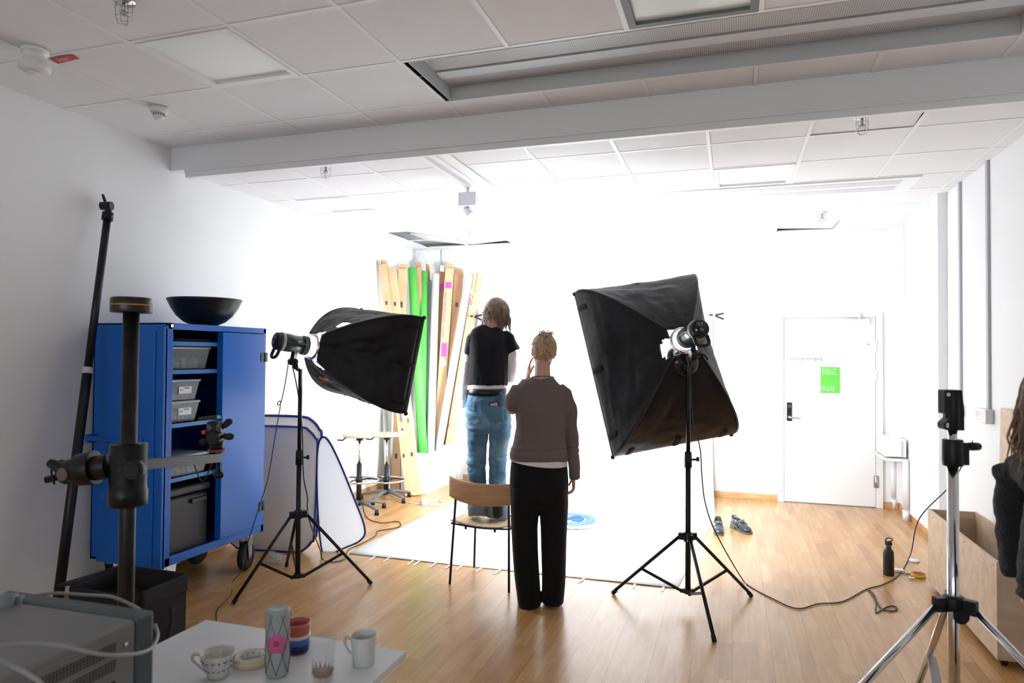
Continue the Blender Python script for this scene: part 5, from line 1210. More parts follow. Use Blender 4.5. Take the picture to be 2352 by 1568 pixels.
cord([fd(1578, 815, dR-.25), fd(1586, 880, dR-.12), fd(1591, 960, dR-.08), fd(1608, 1030, dR-.06), fd(1612, 1090, dR-.05), fd(1620, 1155, dR-.06), fd(1645, 1225, dR-.08), pz(1700, 1322, .05), (1722, 1346), (1770, 1372), (1830, 1397), (1880, 1386), (1935, 1381), (1990, 1353), (2030, 1341), (2066, 1318), fd(2092, 1270, 5.5), fd(2112, 1190, 5.25), fd(2180, 1118, 5.15), fd(2210, 1068, 5.1), fd(2240, 1000, 5.08), fd(2257, 965, 5.05)], .0042, cord_b, 'long black cord from the right flash head winding over the floor to the wall socket')
cord([(1995, 1353), (2008, 1365), (2016, 1385), (2030, 1400), (2055, 1402), (2060, 1395), (2045, 1391), (2025, 1400), (2012, 1406), (2012, 1385), (2005, 1368), (1994, 1354)], .0042, cord_b, 'small loop of black cord lying on the floor')
q = fd(2258, 960, 5.05); e_ = fd(2263, 950, 5.03)
o = MB().cyl(fd(2258, 966, 5.06), fd(2260, 950, 5.02), .012, .02).ball(fd(2262, 948, 5.02), .022, n=12).build('plug', blackp); tag(o, 'black plug in the wall socket on the right wall', 'plug')
cord([(838, 1112), pz(850, 1120, .006), (880, 1128), (905, 1140), (935, 1152), (968, 1158)], .0045, cord_w, 'white cord on the floor from the stools to the white power strip')
cord([(985, 1156), (1000, 1148), (1015, 1150), (1020, 1156), (1005, 1160), (985, 1158), (990, 1150), (1008, 1149), (1016, 1155), (1000, 1160), (988, 1154), (1000, 1146), (1014, 1152)], .0045, cord_w, 'coil of white cord beside the power strip')
p = pz(975, 1158); o = MB().bar((p.x-.05, p.y+.10, .022), (p.x+.04, p.y-.08, .022), .055, .04).build('power_strip', whiteplastic, bev=.006); tag(o, 'white power strip on the wooden floor by the paper backdrop', 'power strip')
wz = rw(2165, 990)
cord([V((XR-.02, rw(2178, 930).y, 1.0)), fd(2160, 985, 6.0), fd(2156, 1030, 6.0), fd(2166, 1060, 5.95), fd(2168, 1100, 5.9), fd(2178, 1130, 5.9), fd(2182, 1165, 5.85)], .002, lgrey, 'thin pale cord hanging along the right wall behind the chrome stand')

# ================================================================ PEOPLE
def bake(mb, name, m, parent, voxel=.008, smooth=4, fold=None, org=None, mats=None):
    """union the lofted volumes into one continuous surface, then crease it"""
    o = mb.build('tmp', m, org=(0, 0, 0)); r = o.modifiers.new('r', 'REMESH'); r.mode = 'VOXEL'; r.voxel_size = voxel
    s = o.modifiers.new('s', 'SMOOTH'); s.iterations = smooth; s.factor = .5
    dg = bpy.context.evaluated_depsgraph_get(); me = bpy.data.meshes.new_from_object(o.evaluated_get(dg)); old = o.data
    bpy.data.objects.remove(o); bpy.data.meshes.remove(old)
    bm = bmesh.new(); bm.from_mesh(me); bpy.data.meshes.remove(me)
    if fold:
        bm.normal_update(); mv = [(v, v.normal*fold(v.co)) for v in bm.verts]
        for v, d in mv: v.co += d
    mb2 = MB(); mb2.bm.free(); mb2.bm = bm
    return mb2.build(name, m if not mats else mats, parent, smooth=True, fix=False)
def ridge(p, a, b, c): n = noise.noise(V((p.x*a, p.y*b, p.z*c))); return (1-abs(n)*2.2)
def head(mb, c, f, u, s=1.0):
    """skull, jaw, nose, ears; f = facing, u = up"""
    f = V(f).normalized(); r = f.cross(V(u)).normalized(); u = r.cross(f).normalized()
    P = lambda x, y, z: c+r*x*s+f*y*s+u*z*s
    rg = [(-.115, .030, .035, .050), (-.10, .042, .05, .035), (-.075, .054, .070, .018), (-.045, .064, .084, .008), (-.01, .071, .092, .0), (.03, .074, .096, -.004), (.065, .070, .090, -.006), (.095, .053, .068, -.008), (.113, .028, .036, -.008), (.118, .006, .008, -.008)]
    R = []
    for z, a, b, dy in rg: R.append([P(a*math.cos(t), dy+b*math.sin(t), z) for t in [2*PI*i/24 for i in range(24)]])
    mb.rings(R)
    mb.loft([P(0, .085, .02), P(0, .098, -.01), P(0, .108, -.032), P(0, .09, -.045)], [(.008, .01), (.009, .012), (.014, .014), (.01, .008)], r, n=10)
    mb.loft([P(-.022, .082, -.066), P(0, .092, -.066), P(.022, .082, -.066)], [(.006, .008), (.009, .010), (.006, .008)], u, n=10)
    for sx in (-1, 1): mb.ball(P(.077*sx, -.008, -.012), .02, (.35, .8, 1.5), n=10, mx=Matrix((r, f, u)).transposed())
    return P
def hand(mb, w, d, n, thumb, L=.18, curl=.5, spread=1.0):
    """w wrist, d pointing direction, n back-of-hand normal, thumb side vector"""
    d = V(d).normalized(); s = V(thumb); s = (s-d*s.dot(d)).normalized(); n = V(n); n = (n-d*n.dot(d)-s*n.dot(s)).normalized(); k = L/.18
    mb.loft([w-d*.02, w+d*.01*k, w+d*.05*k, w+d*.088*k], [(.024*k, .017*k), (.028*k, .016*k), (.040*k, .014*k), (.039*k, .012*k)], n, n=16)
    for i, (off, ln) in enumerate(((.029, .072), (.010, .080), (-.010, .074), (-.028, .058))):
        p = w+d*.084*k+s*off*k; dd = (d+s*(off*2.2*spread)).normalized(); pts = [p-dd*.02]; ang = curl*.35*(1+.12*i)
        for q in (.45, .3, .25):
            dd = (dd*math.cos(ang)-n*math.sin(ang)).normalized(); ang = curl*.75; p = p+dd*ln*q*k; pts.append(p)
        pts.insert(1, w+d*.084*k+s*off*k)
        mb.tube(pts, lambda t: .0086*k*(1-.28*t), n=10, k=3)
    t0 = w+d*.022*k+s*.024*k; t1 = t0+(d*.6+s*.75-n*.25).normalized()*.038*k; t2 = t1+(d*.85+s*.35-n*.35).normalized()*.03*k; t3 = t2+(d*.9+s*.05-n*.5).normalized()*.026*k
    mb.tube([t0, t1, t2, t3], lambda t: .0115*k*(1-.3*t), n=10, k=3)
def hair_strands(c, f, u, n, length, rad, hang, face=55, seed=1, jitter=.02, sc=(1, 1, 1), th0=(5, 60), wid=.006, lv=(.6, 1.1)):
    R_ = random.Random(seed); f = V(f).normalized(); r = f.cross(V(u)).normalized(); u = r.cross(f).normalized(); m = MB()
    dn = V((0, 0, -1))
    for i in range(n):
        ph = math.radians(R_.uniform(face, 360-face)); t0 = math.radians(R_.uniform(*th0)); L_ = length*R_.uniform(*lv); pts = []; ph0 = ph
        t = t0; step = L_/9; p = None; tw = R_.uniform(-.35, .35); rr_ = rad*R_.uniform(.98, 1.10)
        for k in range(10):
            if t < math.radians(100):
                loc = f*math.cos(ph)*math.sin(t)*rr_*sc[1]+r*math.sin(ph)*math.sin(t)*rr_*sc[0]+u*math.cos(t)*rr_*sc[2]; p = c+loc; t += step/rad; ph += tw*step/rad*.5
                p = p+dn*.0
            else:
                out = (p-c); out.z = 0; out.normalize() if out.length > 0 else None
                p = p+(dn*hang+out*(R_.uniform(-.5, .45))+V((R_.uniform(-1, 1), R_.uniform(-1, 1), 0))*jitter*8).normalized()*step
            pts.append(V(p))
        w0 = wid*R_.uniform(.6, 1.3)
        m.tube(pts, lambda q: w0*(1-.85*q**1.5)+.0004, n=5, k=2)
    return m
def cloud(col, name, rough=.8, b=.35, sc=90, sheen=.1): return mat(name, col, rough, bump=b, bscale=sc, sheen=sheen, spec=.25)

# ---------------------------------------------------------------- person standing on the chair
hz = .452
hq = pz(1098, 1186, hz); DM = (hq-EYE).dot(FW); kM = DM/FPX
mp_ = lambda x, y, o=0.0: fd(x, y, DM+o)
t = thing('person', V((hq.x, hq.y, hz)), 'person standing on the chair in black t-shirt and blue jeans, seen from behind', 'person')
b = MB()
fdir = FW*.80+RT*.40-V((0, 0, .50)); udir = FW*.50+RT*.15+V((0, 0, 1))
hc = mp_(1142, 722, .04)
head(b, hc, fdir, udir, 1.0)
b.loft([mp_(1129, 765, -.01), mp_(1130, 750, -.01), mp_(1134, 735, .01), mp_(1138, 722, .03)], [(.06, .055), (.052, .052), (.050, .052), (.05, .052)], FW, n=20)
b.loft([mp_(1121, 960), mp_(1120, 900), mp_(1120, 850), mp_(1123, 790), mp_(1127, 765), mp_(1129, 755)], [(.14, .10), (.12, .09), (.125, .10), (.135, .10), (.11, .08), (.06, .05)], FW)
arms = (([(1162, 772, 0), (1170, 800, .0), (1174, 845, .02), (1172, 862, .06), (1160, 868, .20), (1150, 866, .30)]), ([(1086, 772, 0), (1077, 800, .0), (1069, 850, .02), (1066, 890, .05), (1076, 900, .16), (1090, 890, .26)]))
for A_ in arms:
    b.loft([mp_(*q) for q in A_], [(.045, .045), (.042, .042), (.036, .036), (.036, .036), (.03, .03), (.026, .024)], RT if False else (FW*.2+RT*.3+V((0, 0, .1))) if False else V((0.3, .2, .9)) if False else RT, n=16)
hand(b, mp_(1150, 866, .30), FW*.6-RT*.5, V((0, 0, 1)), V((0, 0, 1)), .17, .5)
hand(b, mp_(1090, 890, .26), FW*.6+RT*.5, V((0, 0, 1)), V((0, 0, 1)), .17, .5)
LEG = (((1098, 985), (1096, 1065), (1098, 1175)), ((1147, 985), (1144, 1065), (1141, 1180)))
for A_ in LEG:
    b.loft([mp_(*q) for q in A_], [(.072, .075), (.052, .058), (.036, .042)], FW, n=16)
sock = MB()
for (x, y), ww in (((1097, 1187), -.1), ((1141, 1194), .25)):
    p = pz(x, y, hz+.0); p.z = hz+.008; fw_ = (V((FW.x, FW.y, 0)).normalized()+RT*ww).normalized()
    for M_ in (b, sock):
        e = 0 if M_ is b else .004
        M_.loft([p-fw_*.005+V((0, 0, .026)), p+fw_*.03+V((0, 0, .030)), p+fw_*.09+V((0, 0, .030)), p+fw_*.16+V((0, 0, .022)), p+fw_*.215+V((0, 0, .016))], [(.022+e, .022+e), (.032+e, .028+e), (.036+e, .026+e), (.042+e, .018+e), (.03+e, .011+e)], (0, 0, 1), n=16)
        M_.loft([p+fw_*.03+V((0, 0, .02)), p+fw_*.03+V((0, 0, .09))], [(.034+e, .040+e), (.036+e, .040+e)], FW, n=16)
body = bake(b, 'body', skin, t, .006, 3)
bake(sock, 'socks', cloud((.03, .028, .028), 'dark_sock'), t, .006, 3)
ex = MB()
f_ = fdir.normalized(); r_ = f_.cross(udir).normalized(); u_ = r_.cross(f_)
for sx in (-1, 1): ex.ball(hc+r_*.031*sx+f_*.083+u_*.012, .012, n=10)
ex.build('eyes', mat('eye_white', (.7, .7, .68), .2), t)
# jeans
j = MB()
j.loft([mp_(1119, 893), mp_(1120, 905), mp_(1120, 925), mp_(1121, 950), mp_(1122, 972), mp_(1122, 990)], [(kM*42, .115), (kM*44, .12), (kM*48, .135), (kM*51.5, .145), (kM*50.5, .14), (kM*46, .105)], FW, n=36, e=2.2)
j.loft([mp_(1098, 955), mp_(1097, 990), mp_(1096, 1035), mp_(1095, 1075), mp_(1097, 1115), mp_(1098, 1160)], [(kM*25, .115), (kM*24, .105), (kM*21, .085), (kM*20, .075), (kM*19.5, .075), (kM*20, .078)], FW, n=28)
j.loft([mp_(1148, 955), mp_(1149, 990), mp_(1144, 1035), mp_(1142, 1075), mp_(1143, 1115), mp_(1144, 1168)], [(kM*25, .115), (kM*24.5, .105), (kM*20.3, .085), (kM*18.8, .075), (kM*19, .075), (kM*20.5, .08)], FW, n=28)
zk_ = mp_(1100, 1062).z; zc_ = mp_(1120, 985).z
def jf(p):
    w_ = .0045*ridge(p, 9, 9, 16)+.0035*ridge(p, 22, 22, 30)
    k = math.exp(-((p.z-zk_)/.07)**2)+math.exp(-((p.z-zk_+.30)/.10)**2)*1.0+math.exp(-((p.z-zc_-.02)/.05)**2)*.9
    return w_*.8+.014*k*(noise.noise(V((p.x*7, p.y*7, p.z*34)))) 
def denim():
    m = bpy.data.materials.new('blue_denim'); m.use_nodes = True; N = m.node_tree.nodes; L = m.node_tree.links; bs = N['Principled BSDF']
    tc = N.new('ShaderNodeTexCoord'); n1 = N.new('ShaderNodeTexNoise'); n1.inputs['Scale'].default_value = 5; n1.inputs['Detail'].default_value = 5; L.new(tc.outputs['Object'], n1.inputs[0])
    r = N.new('ShaderNodeValToRGB'); L.new(n1.outputs['Fac'], r.inputs[0]); e = r.color_ramp.elements
    e[0].position = .30; e[0].color = (.035, .11, .20, 1); e[1].position = .72; e[1].color = (.32, .50, .62, 1); q = e.new(.5); q.color = (.08, .23, .38, 1)
    L.new(r.outputs[0], bs.inputs['Base Color']); bs.inputs['Roughness'].default_value = .8; bs.inputs['Sheen Weight'].default_value = .2
    n2 = N.new('ShaderNodeTexNoise'); n2.inputs['Scale'].default_value = 120; L.new(tc.outputs['Object'], n2.inputs[0]); bp = N.new('ShaderNodeBump'); bp.inputs['Strength'].default_value = .4; bp.inputs['Distance'].default_value = .005
    L.new(n2.outputs['Fac'], bp.inputs['Height']); L.new(bp.outputs[0], bs.inputs['Normal']); return m
den = denim()
jeans = bake(j, 'jeans', den, t, .0055, 4, jf)
cuffm = cloud((.20, .24, .27), 'denim_reverse', b=.6, sc=60)
for x0, y0, y1, r0 in ((1098, 1153, 1181, 22.5), (1143.5, 1160, 1188, 25)):
    R = []
    for i, (f, rr_) in enumerate(((0, 1.0), (.12, 1.08), (.5, 1.06), (.9, 1.0), (1, .94))):
        p = mp_(x0, y0+(y1-y0)*f); R.append([p+RT*math.cos(a)*kM*r0*rr_*(1+.05*noise.noise(V((a*1.3, f*4, x0))))+FW*math.sin(a)*.082*rr_+V((0, 0, .010*math.sin(a*2+x0))) for a in [2*PI*q/28 for q in range(28)]])
    MB().rings(R, caps=False).build('rolled_cuff', cuffm, t, mods=[('SOLIDIFY', dict(thickness=.006))])
# pockets, seams
def on(x, y, back=.118): return mp_(x, y, -back)
pk = cloud((.11, .25, .37), 'denim_pocket', b=.6, sc=60)
def surf(o):     # snap points to the evaluated garment's back
    from mathutils.bvhtree import BVHTree
    me = o.data; org = ORG[o.name]; return BVHTree.FromPolygons([v.co+org for v in me.vertices], [tuple(p.vertices) for p in me.polygons])
jt = surf(jeans)
def snap(tree, x, y, off=.002):
    d = ray(x, y).normalized(); h_ = tree.ray_cast(EYE, d)[0]
    return (h_ if h_ else mp_(x, y))-d*off
def patch(tree, quad, nm, m_, parent, off=.003, n=8, th=.0015):
    P = []
    for i in range(n+1):
        u = i/n; a = V(quad[0]).lerp(V(quad[1]), u); b2 = V(quad[3]).lerp(V(quad[2]), u); P.append([snap(tree, *(a.lerp(b2, v/n)), off) for v in range(n+1)])
    return MB().grid(P).build(nm, m_, parent, fix=False, mods=[('SOLIDIFY', dict(thickness=th))])
patch(jt, [(1072, 927), (1091, 929), (1091, 945), (1076, 941)], 'back_pocket', pk, t)
patch(jt, [(1116, 932), (1157, 933), (1158, 963), (1124, 968)], 'back_pocket', pk, t)
patch(jt, [(1123, 924), (1147, 920), (1149, 934), (1124, 933)], 'wallet', blackp, t, .003, 5)
patch(jt, [(1125, 927), (1142, 923), (1144, 933), (1126, 932)], 'wallet', mat('wallet_pink', (.60, .38, .58), .5), t, .004, 5)
sm_ = mat('seam_thread', (.32, .28, .20), .8)
for pts in ([(1075, 917), (1100, 922), (1130, 924), (1163, 920)], [(1104, 895), (1103, 925), (1106, 950), (1118, 975)], [(1117, 934), (1137, 934), (1156, 935)]):
    MB().tube([snap(jt, *q, .001) for q in pts], .0014, n=6).build('seam', sm_, t)
bl_ = MB(); R = []
for f, rr_ in ((889, 1.0), (905, 1.035)):
    p = mp_(1119.5, f); R.append([p+RT*math.cos(a)*kM*44.5*rr_+FW*math.sin(a)*.125*rr_+V((0, 0, .006*math.sin(a))) for a in [2*PI*q/40 for q in range(40)]])
bl_.rings(R, caps=False).build('belt', mat('black_leather', (.010, .010, .013), .3), t, mods=[('SOLIDIFY', dict(thickness=.004))])
# white long sleeves + hem
w_m = cloud((.80, .80, .82), 'white_cotton', b=.3, sc=40)
s_ = MB()
s_.loft([mp_(1119, 870), mp_(1119, 885), mp_(1119, 894)], [(kM*44, .112), (kM*44, .115), (kM*45, .120)], FW, n=32)
s_.loft([mp_(*q) for q in [(1165, 785, 0), (1171, 815, 0), (1173, 845, .02), (1171, 866, .07), (1158, 872, .20)]], [(kM*13, .05), (kM*13.5, .048), (kM*12, .044), (kM*12, .042), (.034, .034)], RT, n=20)
s_.loft([mp_(*q) for q in [(1084, 785, 0), (1076, 815, 0), (1070, 850, .01), (1066, 885, .03), (1066, 918, .06), (1064, 926, .10)]], [(kM*12, .05), (kM*11.5, .048), (kM*11, .044), (kM*11.5, .05), (kM*12.5, .055), (kM*12, .045)], FW, n=20)
s_.loft([mp_(1066, 905, .05), mp_(1074, 900, .14), mp_(1086, 893, .22)], [(.045, .045), (.034, .034), (.032, .032)], RT, n=16)
bake(s_, 'white_sleeves', w_m, t, .007, 3, lambda p: .004*ridge(p, 14, 14, 22))
# black t-shirt
s_ = MB()
s_.loft([mp_(1119, 883), mp_(1119, 860), mp_(1120, 830), mp_(1123, 795), mp_(1125, 775), mp_(1127, 763), mp_(1129, 755), mp_(1130, 749)], [(kM*46, .118), (kM*45, .115), (kM*46, .12), (kM*48, .125), (kM*49, .115), (kM*44, .095), (kM*31, .075), (kM*21, .062)], FW, n=40, e=2.3)
s_.loft([mp_(1155, 768, 0), mp_(1168, 778, 0), mp_(1177, 797, 0), mp_(1181, 806, 0)], [(kM*13, .06), (kM*16, .07), (kM*14.5, .07), (kM*14.5, .07)], FW, n=24)
s_.loft([mp_(1094, 768, 0), mp_(1083, 778, 0), mp_(1076, 800, 0), mp_(1073.5, 814, 0)], [(kM*13, .06), (kM*14, .07), (kM*10.5, .065), (kM*9, .06)], FW, n=24)
zt_s = mp_(1120, 860).z
bake(s_, 't_shirt', cloud((.012, .013, .018), 'black_cotton', b=.25, sc=60), t, .007, 3, lambda p: .010*noise.noise(V((p.x*14, p.y*14, p.z*3.0+5)))+.003*ridge(p, 22, 22, 7)*max(0, min(1, (zt_s+.15-p.z)/.2)))
# hair
hm_ = mat('brown_hair', (.36, .25, .185), .45, var=.5, vscale=60, stretch=(1, 1, .3), sheen=.2, col2=(.17, .11, .08))
hs = hair_strands(hc+u_*.008-f_*.006, fdir, udir, 620, .165, .093, 1.0, 62, 3, .05, (.88, 1.04, 1.06), (2, 80), .0042, (.45, 1.35))
hs.build('hair', hm_, t, smooth=True)
cap_ = MB(); Mh = Matrix((r_, f_, u_)).transposed()
cap_.ball(hc+u_*.02-f_*.022, .093, (.86, 1.0, 1.08), n=24, mx=Mh)
cap_.build('hair', hm_, t, smooth=True)

# ---------------------------------------------------------------- person in the brown sweater
wq = pz(1240, 1387); DW = (wq-EYE).dot(FW); kW = DW/FPX
wp = lambda x, y, o=0.0: fd(x, y, DW+o)
t = thing('person', V((wq.x, wq.y, 0)), 'person with pinned-up blonde hair in a brown sweater and wide black trousers, seen from behind', 'person')
b = MB(); hc = wp(1249, 806, .03); fdir = FW*1.0-RT*.08-V((0, 0, .12)); udir = V((0, 0, 1))+FW*.1
head(b, hc, fdir, udir, 1.0)
b.loft([wp(1246, 880, -.01), wp(1246, 862, -.01), wp(1246, 845, 0), wp(1248, 822, .01)], [(.075, .06), (.052, .052), (.050, .052), (.05, .052)], FW, n=20)
b.loft([wp(1240, 1110), wp(1241, 1040), wp(1243, 960), wp(1243, 905), wp(1245, 885)], [(.15, .10), (.125, .09), (.14, .10), (.15, .09), (.10, .07)], FW)
b.loft([wp(1295, 898), wp(1308, 940), wp(1313, 990), wp(1317, 1040), wp(1318, 1092)], [(.045, .045), (.04, .04), (.036, .036), (.032, .032), (.024, .02)], FW, n=16)
b.loft([wp(1190, 896), wp(1180, 920, -.02), wp(1176, 940, 0), wp(1190, 915, .10), wp(1210, 880, .20), wp(1214, 868, .22)], [(.045, .045), (.04, .04), (.036, .036), (.032, .03), (.026, .024), (.024, .02)], RT, n=16)
hand(b, wp(1317, 1094, 0), -V((0, 0, 1))+FW*.15+RT*.05, -RT*.2-FW*.9 if False else RT, FW, .155, .95)
hand(b, wp(1213, 868, .21), V((0, 0, 1))+RT*.10+FW*.05, -RT*.6+FW*.2 if False else -RT, -FW, .17, .35)
for A_ in (((1207, 1150), (1205, 1240), (1212, 1378)), ((1271, 1150), (1270, 1240), (1266, 1372))): b.loft([wp(*q) for q in A_], [(.075, .075), (.055, .058), (.036, .04)], FW, n=16)
body = bake(b, 'body', skin, t, .005, 2)
for (x, y) in ((1216, 1389), (1264, 1384)):
    p = pz(x, y); s_ = MB(); fw_ = V((FW.x, FW.y, 0)).normalized()
    s_.loft([p-fw_*.015+V((0, 0, .030)), p+fw_*.03+V((0, 0, .04)), p+fw_*.10+V((0, 0, .038)), p+fw_*.18+V((0, 0, .03)), p+fw_*.235+V((0, 0, .02))], [(.026, .028), (.036, .038), (.040, .036), (.045, .028), (.03, .015)], (0, 0, 1), n=18)
    s_.build('shoe', mat('black_shoe', (.012, .012, .013), .5), t, smooth=True)
# trousers
j = MB(); j.loft([wp(1238, 1052), wp(1238, 1075), wp(1238, 1105), wp(1238, 1135), wp(1239, 1160)], [(kW*63, .115), (kW*65.5, .125), (kW*67.5, .14), (kW*67, .14), (kW*62, .11)], FW, n=40, e=2.3)
j.loft([wp(1206, 1115), wp(1205, 1160), wp(1204.5, 1214), wp(1207, 1268), wp(1210.5, 1321), wp(1216, 1386)], [(kW*33, .13), (kW*33, .115), (kW*30.3, .10), (kW*29.6, .095), (kW*28.8, .105), (kW*26.5, .11)], FW, n=32, e=2.2)
j.loft([wp(1271, 1115), wp(1272, 1160), wp(1272, 1214), wp(1271, 1268), wp(1271, 1321), wp(1269, 1380)], [(kW*33, .13), (kW*33, .115), (kW*30.3, .10), (kW*28.4, .095), (kW*26.5, .10), (kW*24, .105)], FW, n=32, e=2.2)
bake(j, 'trousers', cloud((.005, .005, .0062), 'black_wool', b=.2, sc=80), t, .0055, 3, lambda p: .006*noise.noise(V((p.x*14, p.y*14, p.z*2.0)))*min(1, max(.1, (1.0-p.z)))+.0015*ridge(p, 12, 12, 3))
# undershirt hem
R = []
for yy, rr_ in ((1036, 1.0), (1050, 1.02), (1058, 1.035), (1060, 1.03)):
    p = wp(1237, yy); R.append([p+RT*math.cos(a)*kW*65*rr_+FW*math.sin(a)*.135*rr_-V((0, 0, .020*math.cos(a)+.012*max(0, -math.sin(a)))) for a in [2*PI*q/44 for q in range(44)]])
MB().rings(R, caps=False).build('undershirt_hem', w_m, t, mods=[('SOLIDIFY', dict(thickness=.004))])
# sweater
s_ = MB()
s_.loft([wp(1238, 1054), wp(1238, 1043), wp(1240, 1020), wp(1243, 985), wp(1243, 945), wp(1243, 915), wp(1243, 897), wp(1244, 884), wp(1246, 874), wp(1246, 868)], [(kW*65, .138), (kW*66, .140), (kW*61, .135), (kW*58, .13), (kW*59, .128), (kW*61, .12), (kW*59, .105), (kW*48, .085), (kW*32, .068), (kW*25, .060)], FW, n=44, e=2.3)
s_.loft([wp(1283, 897), wp(1297, 905), wp(1307, 935), wp(1311, 985), wp(1316, 1035), wp(1319, 1075), wp(1320, 1099)], [(kW*17, .06), (kW*18, .062), (kW*17, .06), (kW*16.5, .055), (kW*14, .048), (kW*12, .042), (kW*11.5, .038)], FW, n=24)
s_.loft([wp(1205, 897), wp(1190, 900, 0), wp(1180, 918, -.01), wp(1175, 936, .01)], [(kW*17, .055), (kW*20, .06), (kW*19, .06), (kW*15, .055)], FW, n=24)
s_.loft([wp(1178, 930, 0), wp(1184, 918, .07), wp(1198, 895, .15), wp(1208, 878, .195)], [(.055, .055), (.052, .052), (.042, .042), (.036, .036)], RT, n=24)
def sf(p):
    base = .008*noise.noise(V((p.x*9+p.z*6, p.y*9, p.z*7)))+.0045*ridge(p, 10, 10, 9)
    zz = wp(1240, 1035).z; k = math.exp(-((p.z-zz)/.045)**2)
    q = (p-wp(1318, 1030)).length; ka = math.exp(-(q/.16)**2)
    return base+.010*k*noise.noise(V((p.x*3.5, p.y*3.5, p.z*42)))+.005*ka*noise.noise(V((p.x*12, p.y*12, p.z*30)))
bake(s_, 'sweater', cloud((.165, .132, .122), 'brown_knit', b=.25, sc=70), t, .007, 3, sf)
MB().tube([wp(1246, 867)+RT*math.cos(a)*kW*25.5+FW*(math.sin(a)*.060+.0)-V((0, 0, .012*math.sin(a))) for a in [2*PI*i/20 for i in range(20)]], .0045, n=8, closed=True, k=3).build('collar', mat('brown_knit', 0), t)
# pen in the right hand
pn = wp(1314, 1112, -.01)
o = MB().cyl(pn, pn-V((0, 0, .038))+RT*.012, .004, .003).build('pen', mat('pen_grey', (.25, .26, .3), .3)); tag(o, 'short grey pen held in the lowered right hand of the person in the brown sweater', 'pen')
# hair, pulled up and clipped
hb_ = mat('blonde_hair', (.62, .44, .27), .42, var=.45, vscale=50, stretch=(1, 1, .5), sheen=.2, col2=(.36, .23, .13))
f_ = fdir.normalized(); r_ = f_.cross(udir).normalized(); u_ = r_.cross(f_); Mh = Matrix((r_, f_, u_)).transposed()
cap_ = MB(); cap_.ball(hc+u_*.012-f_*.014, .094, (.83, 1.02, 1.06), n=28, mx=Mh).build('hair', hb_, t, smooth=True)
m = MB(); R2 = random.Random(11); tw0 = hc-f_*.105+u_*.045
for i in range(170):     # locks swept from the nape and sides up to the twist
    ph = math.radians(R2.uniform(95, 265)); th = math.radians(R2.uniform(80, 128)); pts = []
    tgt = Matrix.Rotation(0, 3, 'X') @ V((0, 0, 0))
    d0 = V((math.sin(ph)*math.sin(th), math.cos(ph)*math.sin(th), math.cos(th))); d1 = V((R2.uniform(-.12, .12), -.93, R2.uniform(.05, .55)))
    for k in range(8):
        d = d0.lerp(d1, (k/7)**1.1).normalized(); rr_ = .0975*R2.uniform(.99, 1.012)
        pts.append(hc+u_*.012-f_*.014+Mh @ V((d.x*rr_*.84, d.y*rr_*1.03, d.z*rr_*1.08)))
    m.tube(pts, lambda q: .0046*math.sin(PI*min(1, .15+q*.8))+.0006, n=5, k=2)
for i in range(90):
    ph = math.radians(R2.uniform(100, 260)); th = math.radians(R2.uniform(15, 80)); pts = []
    d0 = V((math.sin(ph)*math.sin(th), math.cos(ph)*math.sin(th)*.6+.3, math.cos(th))).normalized(); d1 = V((R2.uniform(-.15, .15), -.9, R2.uniform(.2, .6)))
    for k in range(7):
        d = d0.lerp(d1, k/6).normalized(); rr_ = .098*R2.uniform(.99, 1.015)
        pts.append(hc+u_*.012-f_*.014+Mh @ V((d.x*rr_*.84, d.y*rr_*1.03, d.z*rr_*1.08)))
    m.tube(pts, .0036, n=5, k=2)
m.build('hair', hb_, t, smooth=True)
m = MB()                 # the twist itself
for i in range(26):
    a0 = R2.uniform(-.6, .6); off = R2.uniform(-.012, .012); pts = []
    for k in range(9):
        q = k/8; a = a0+q*3.6; rr_ = .026*(1-.3*q)+.004*R2.uniform(-1, 1)
        pts.append(tw0+r_*(math.cos(a)*rr_+off*.4-.004)+u_*(q*.085-.055+.4*off)-f_*(math.sin(a)*rr_*.7+.012))
    m.tube(pts, lambda q: .0062*(1-.6*q), n=6, k=2)
for i in range(16):
    a = R2.uniform(-1.2, 1.2); b0 = tw0+u_*.035+r_*R2.uniform(-.02, .02)
    m.tube([b0, b0+u_*.02+r_*math.sin(a)*.015-f_*.005, b0+u_*R2.uniform(.025, .045)+r_*math.sin(a)*.035, b0+u_*R2.uniform(.0, .02)+r_*math.sin(a)*.055+f_*.015], .0034, n=5, k=3)
m.build('hair_twist', hb_, t, smooth=True)
m = MB()
for sx, L_ in ((-.072, .10), (.072, .11), (.068, .07)):
    q = hc+r_*sx+f_*.045-u_*.03; m.tube([q, q-u_*L_*.5+r_*sx*.06, q-u_*L_+r_*sx*.02], .0014, n=4)
m.build('loose_locks', hb_, t, smooth=True)
clp = MB(); q = tw0-f_*.040+u_*.006
for k in (-1, 1): clp.tube([q+r_*k*.004+u_*.03, q+r_*k*.018+u_*.012-f_*.004, q+r_*k*.019-u_*.012-f_*.004, q+r_*k*.006-u_*.03], .0035, n=7)
clp.cyl(q+u_*.03-r_*.008, q+u_*.03+r_*.008, .005)
clp.build('hair_clip', mat('clip', (.35, .25, .19), .2), t)

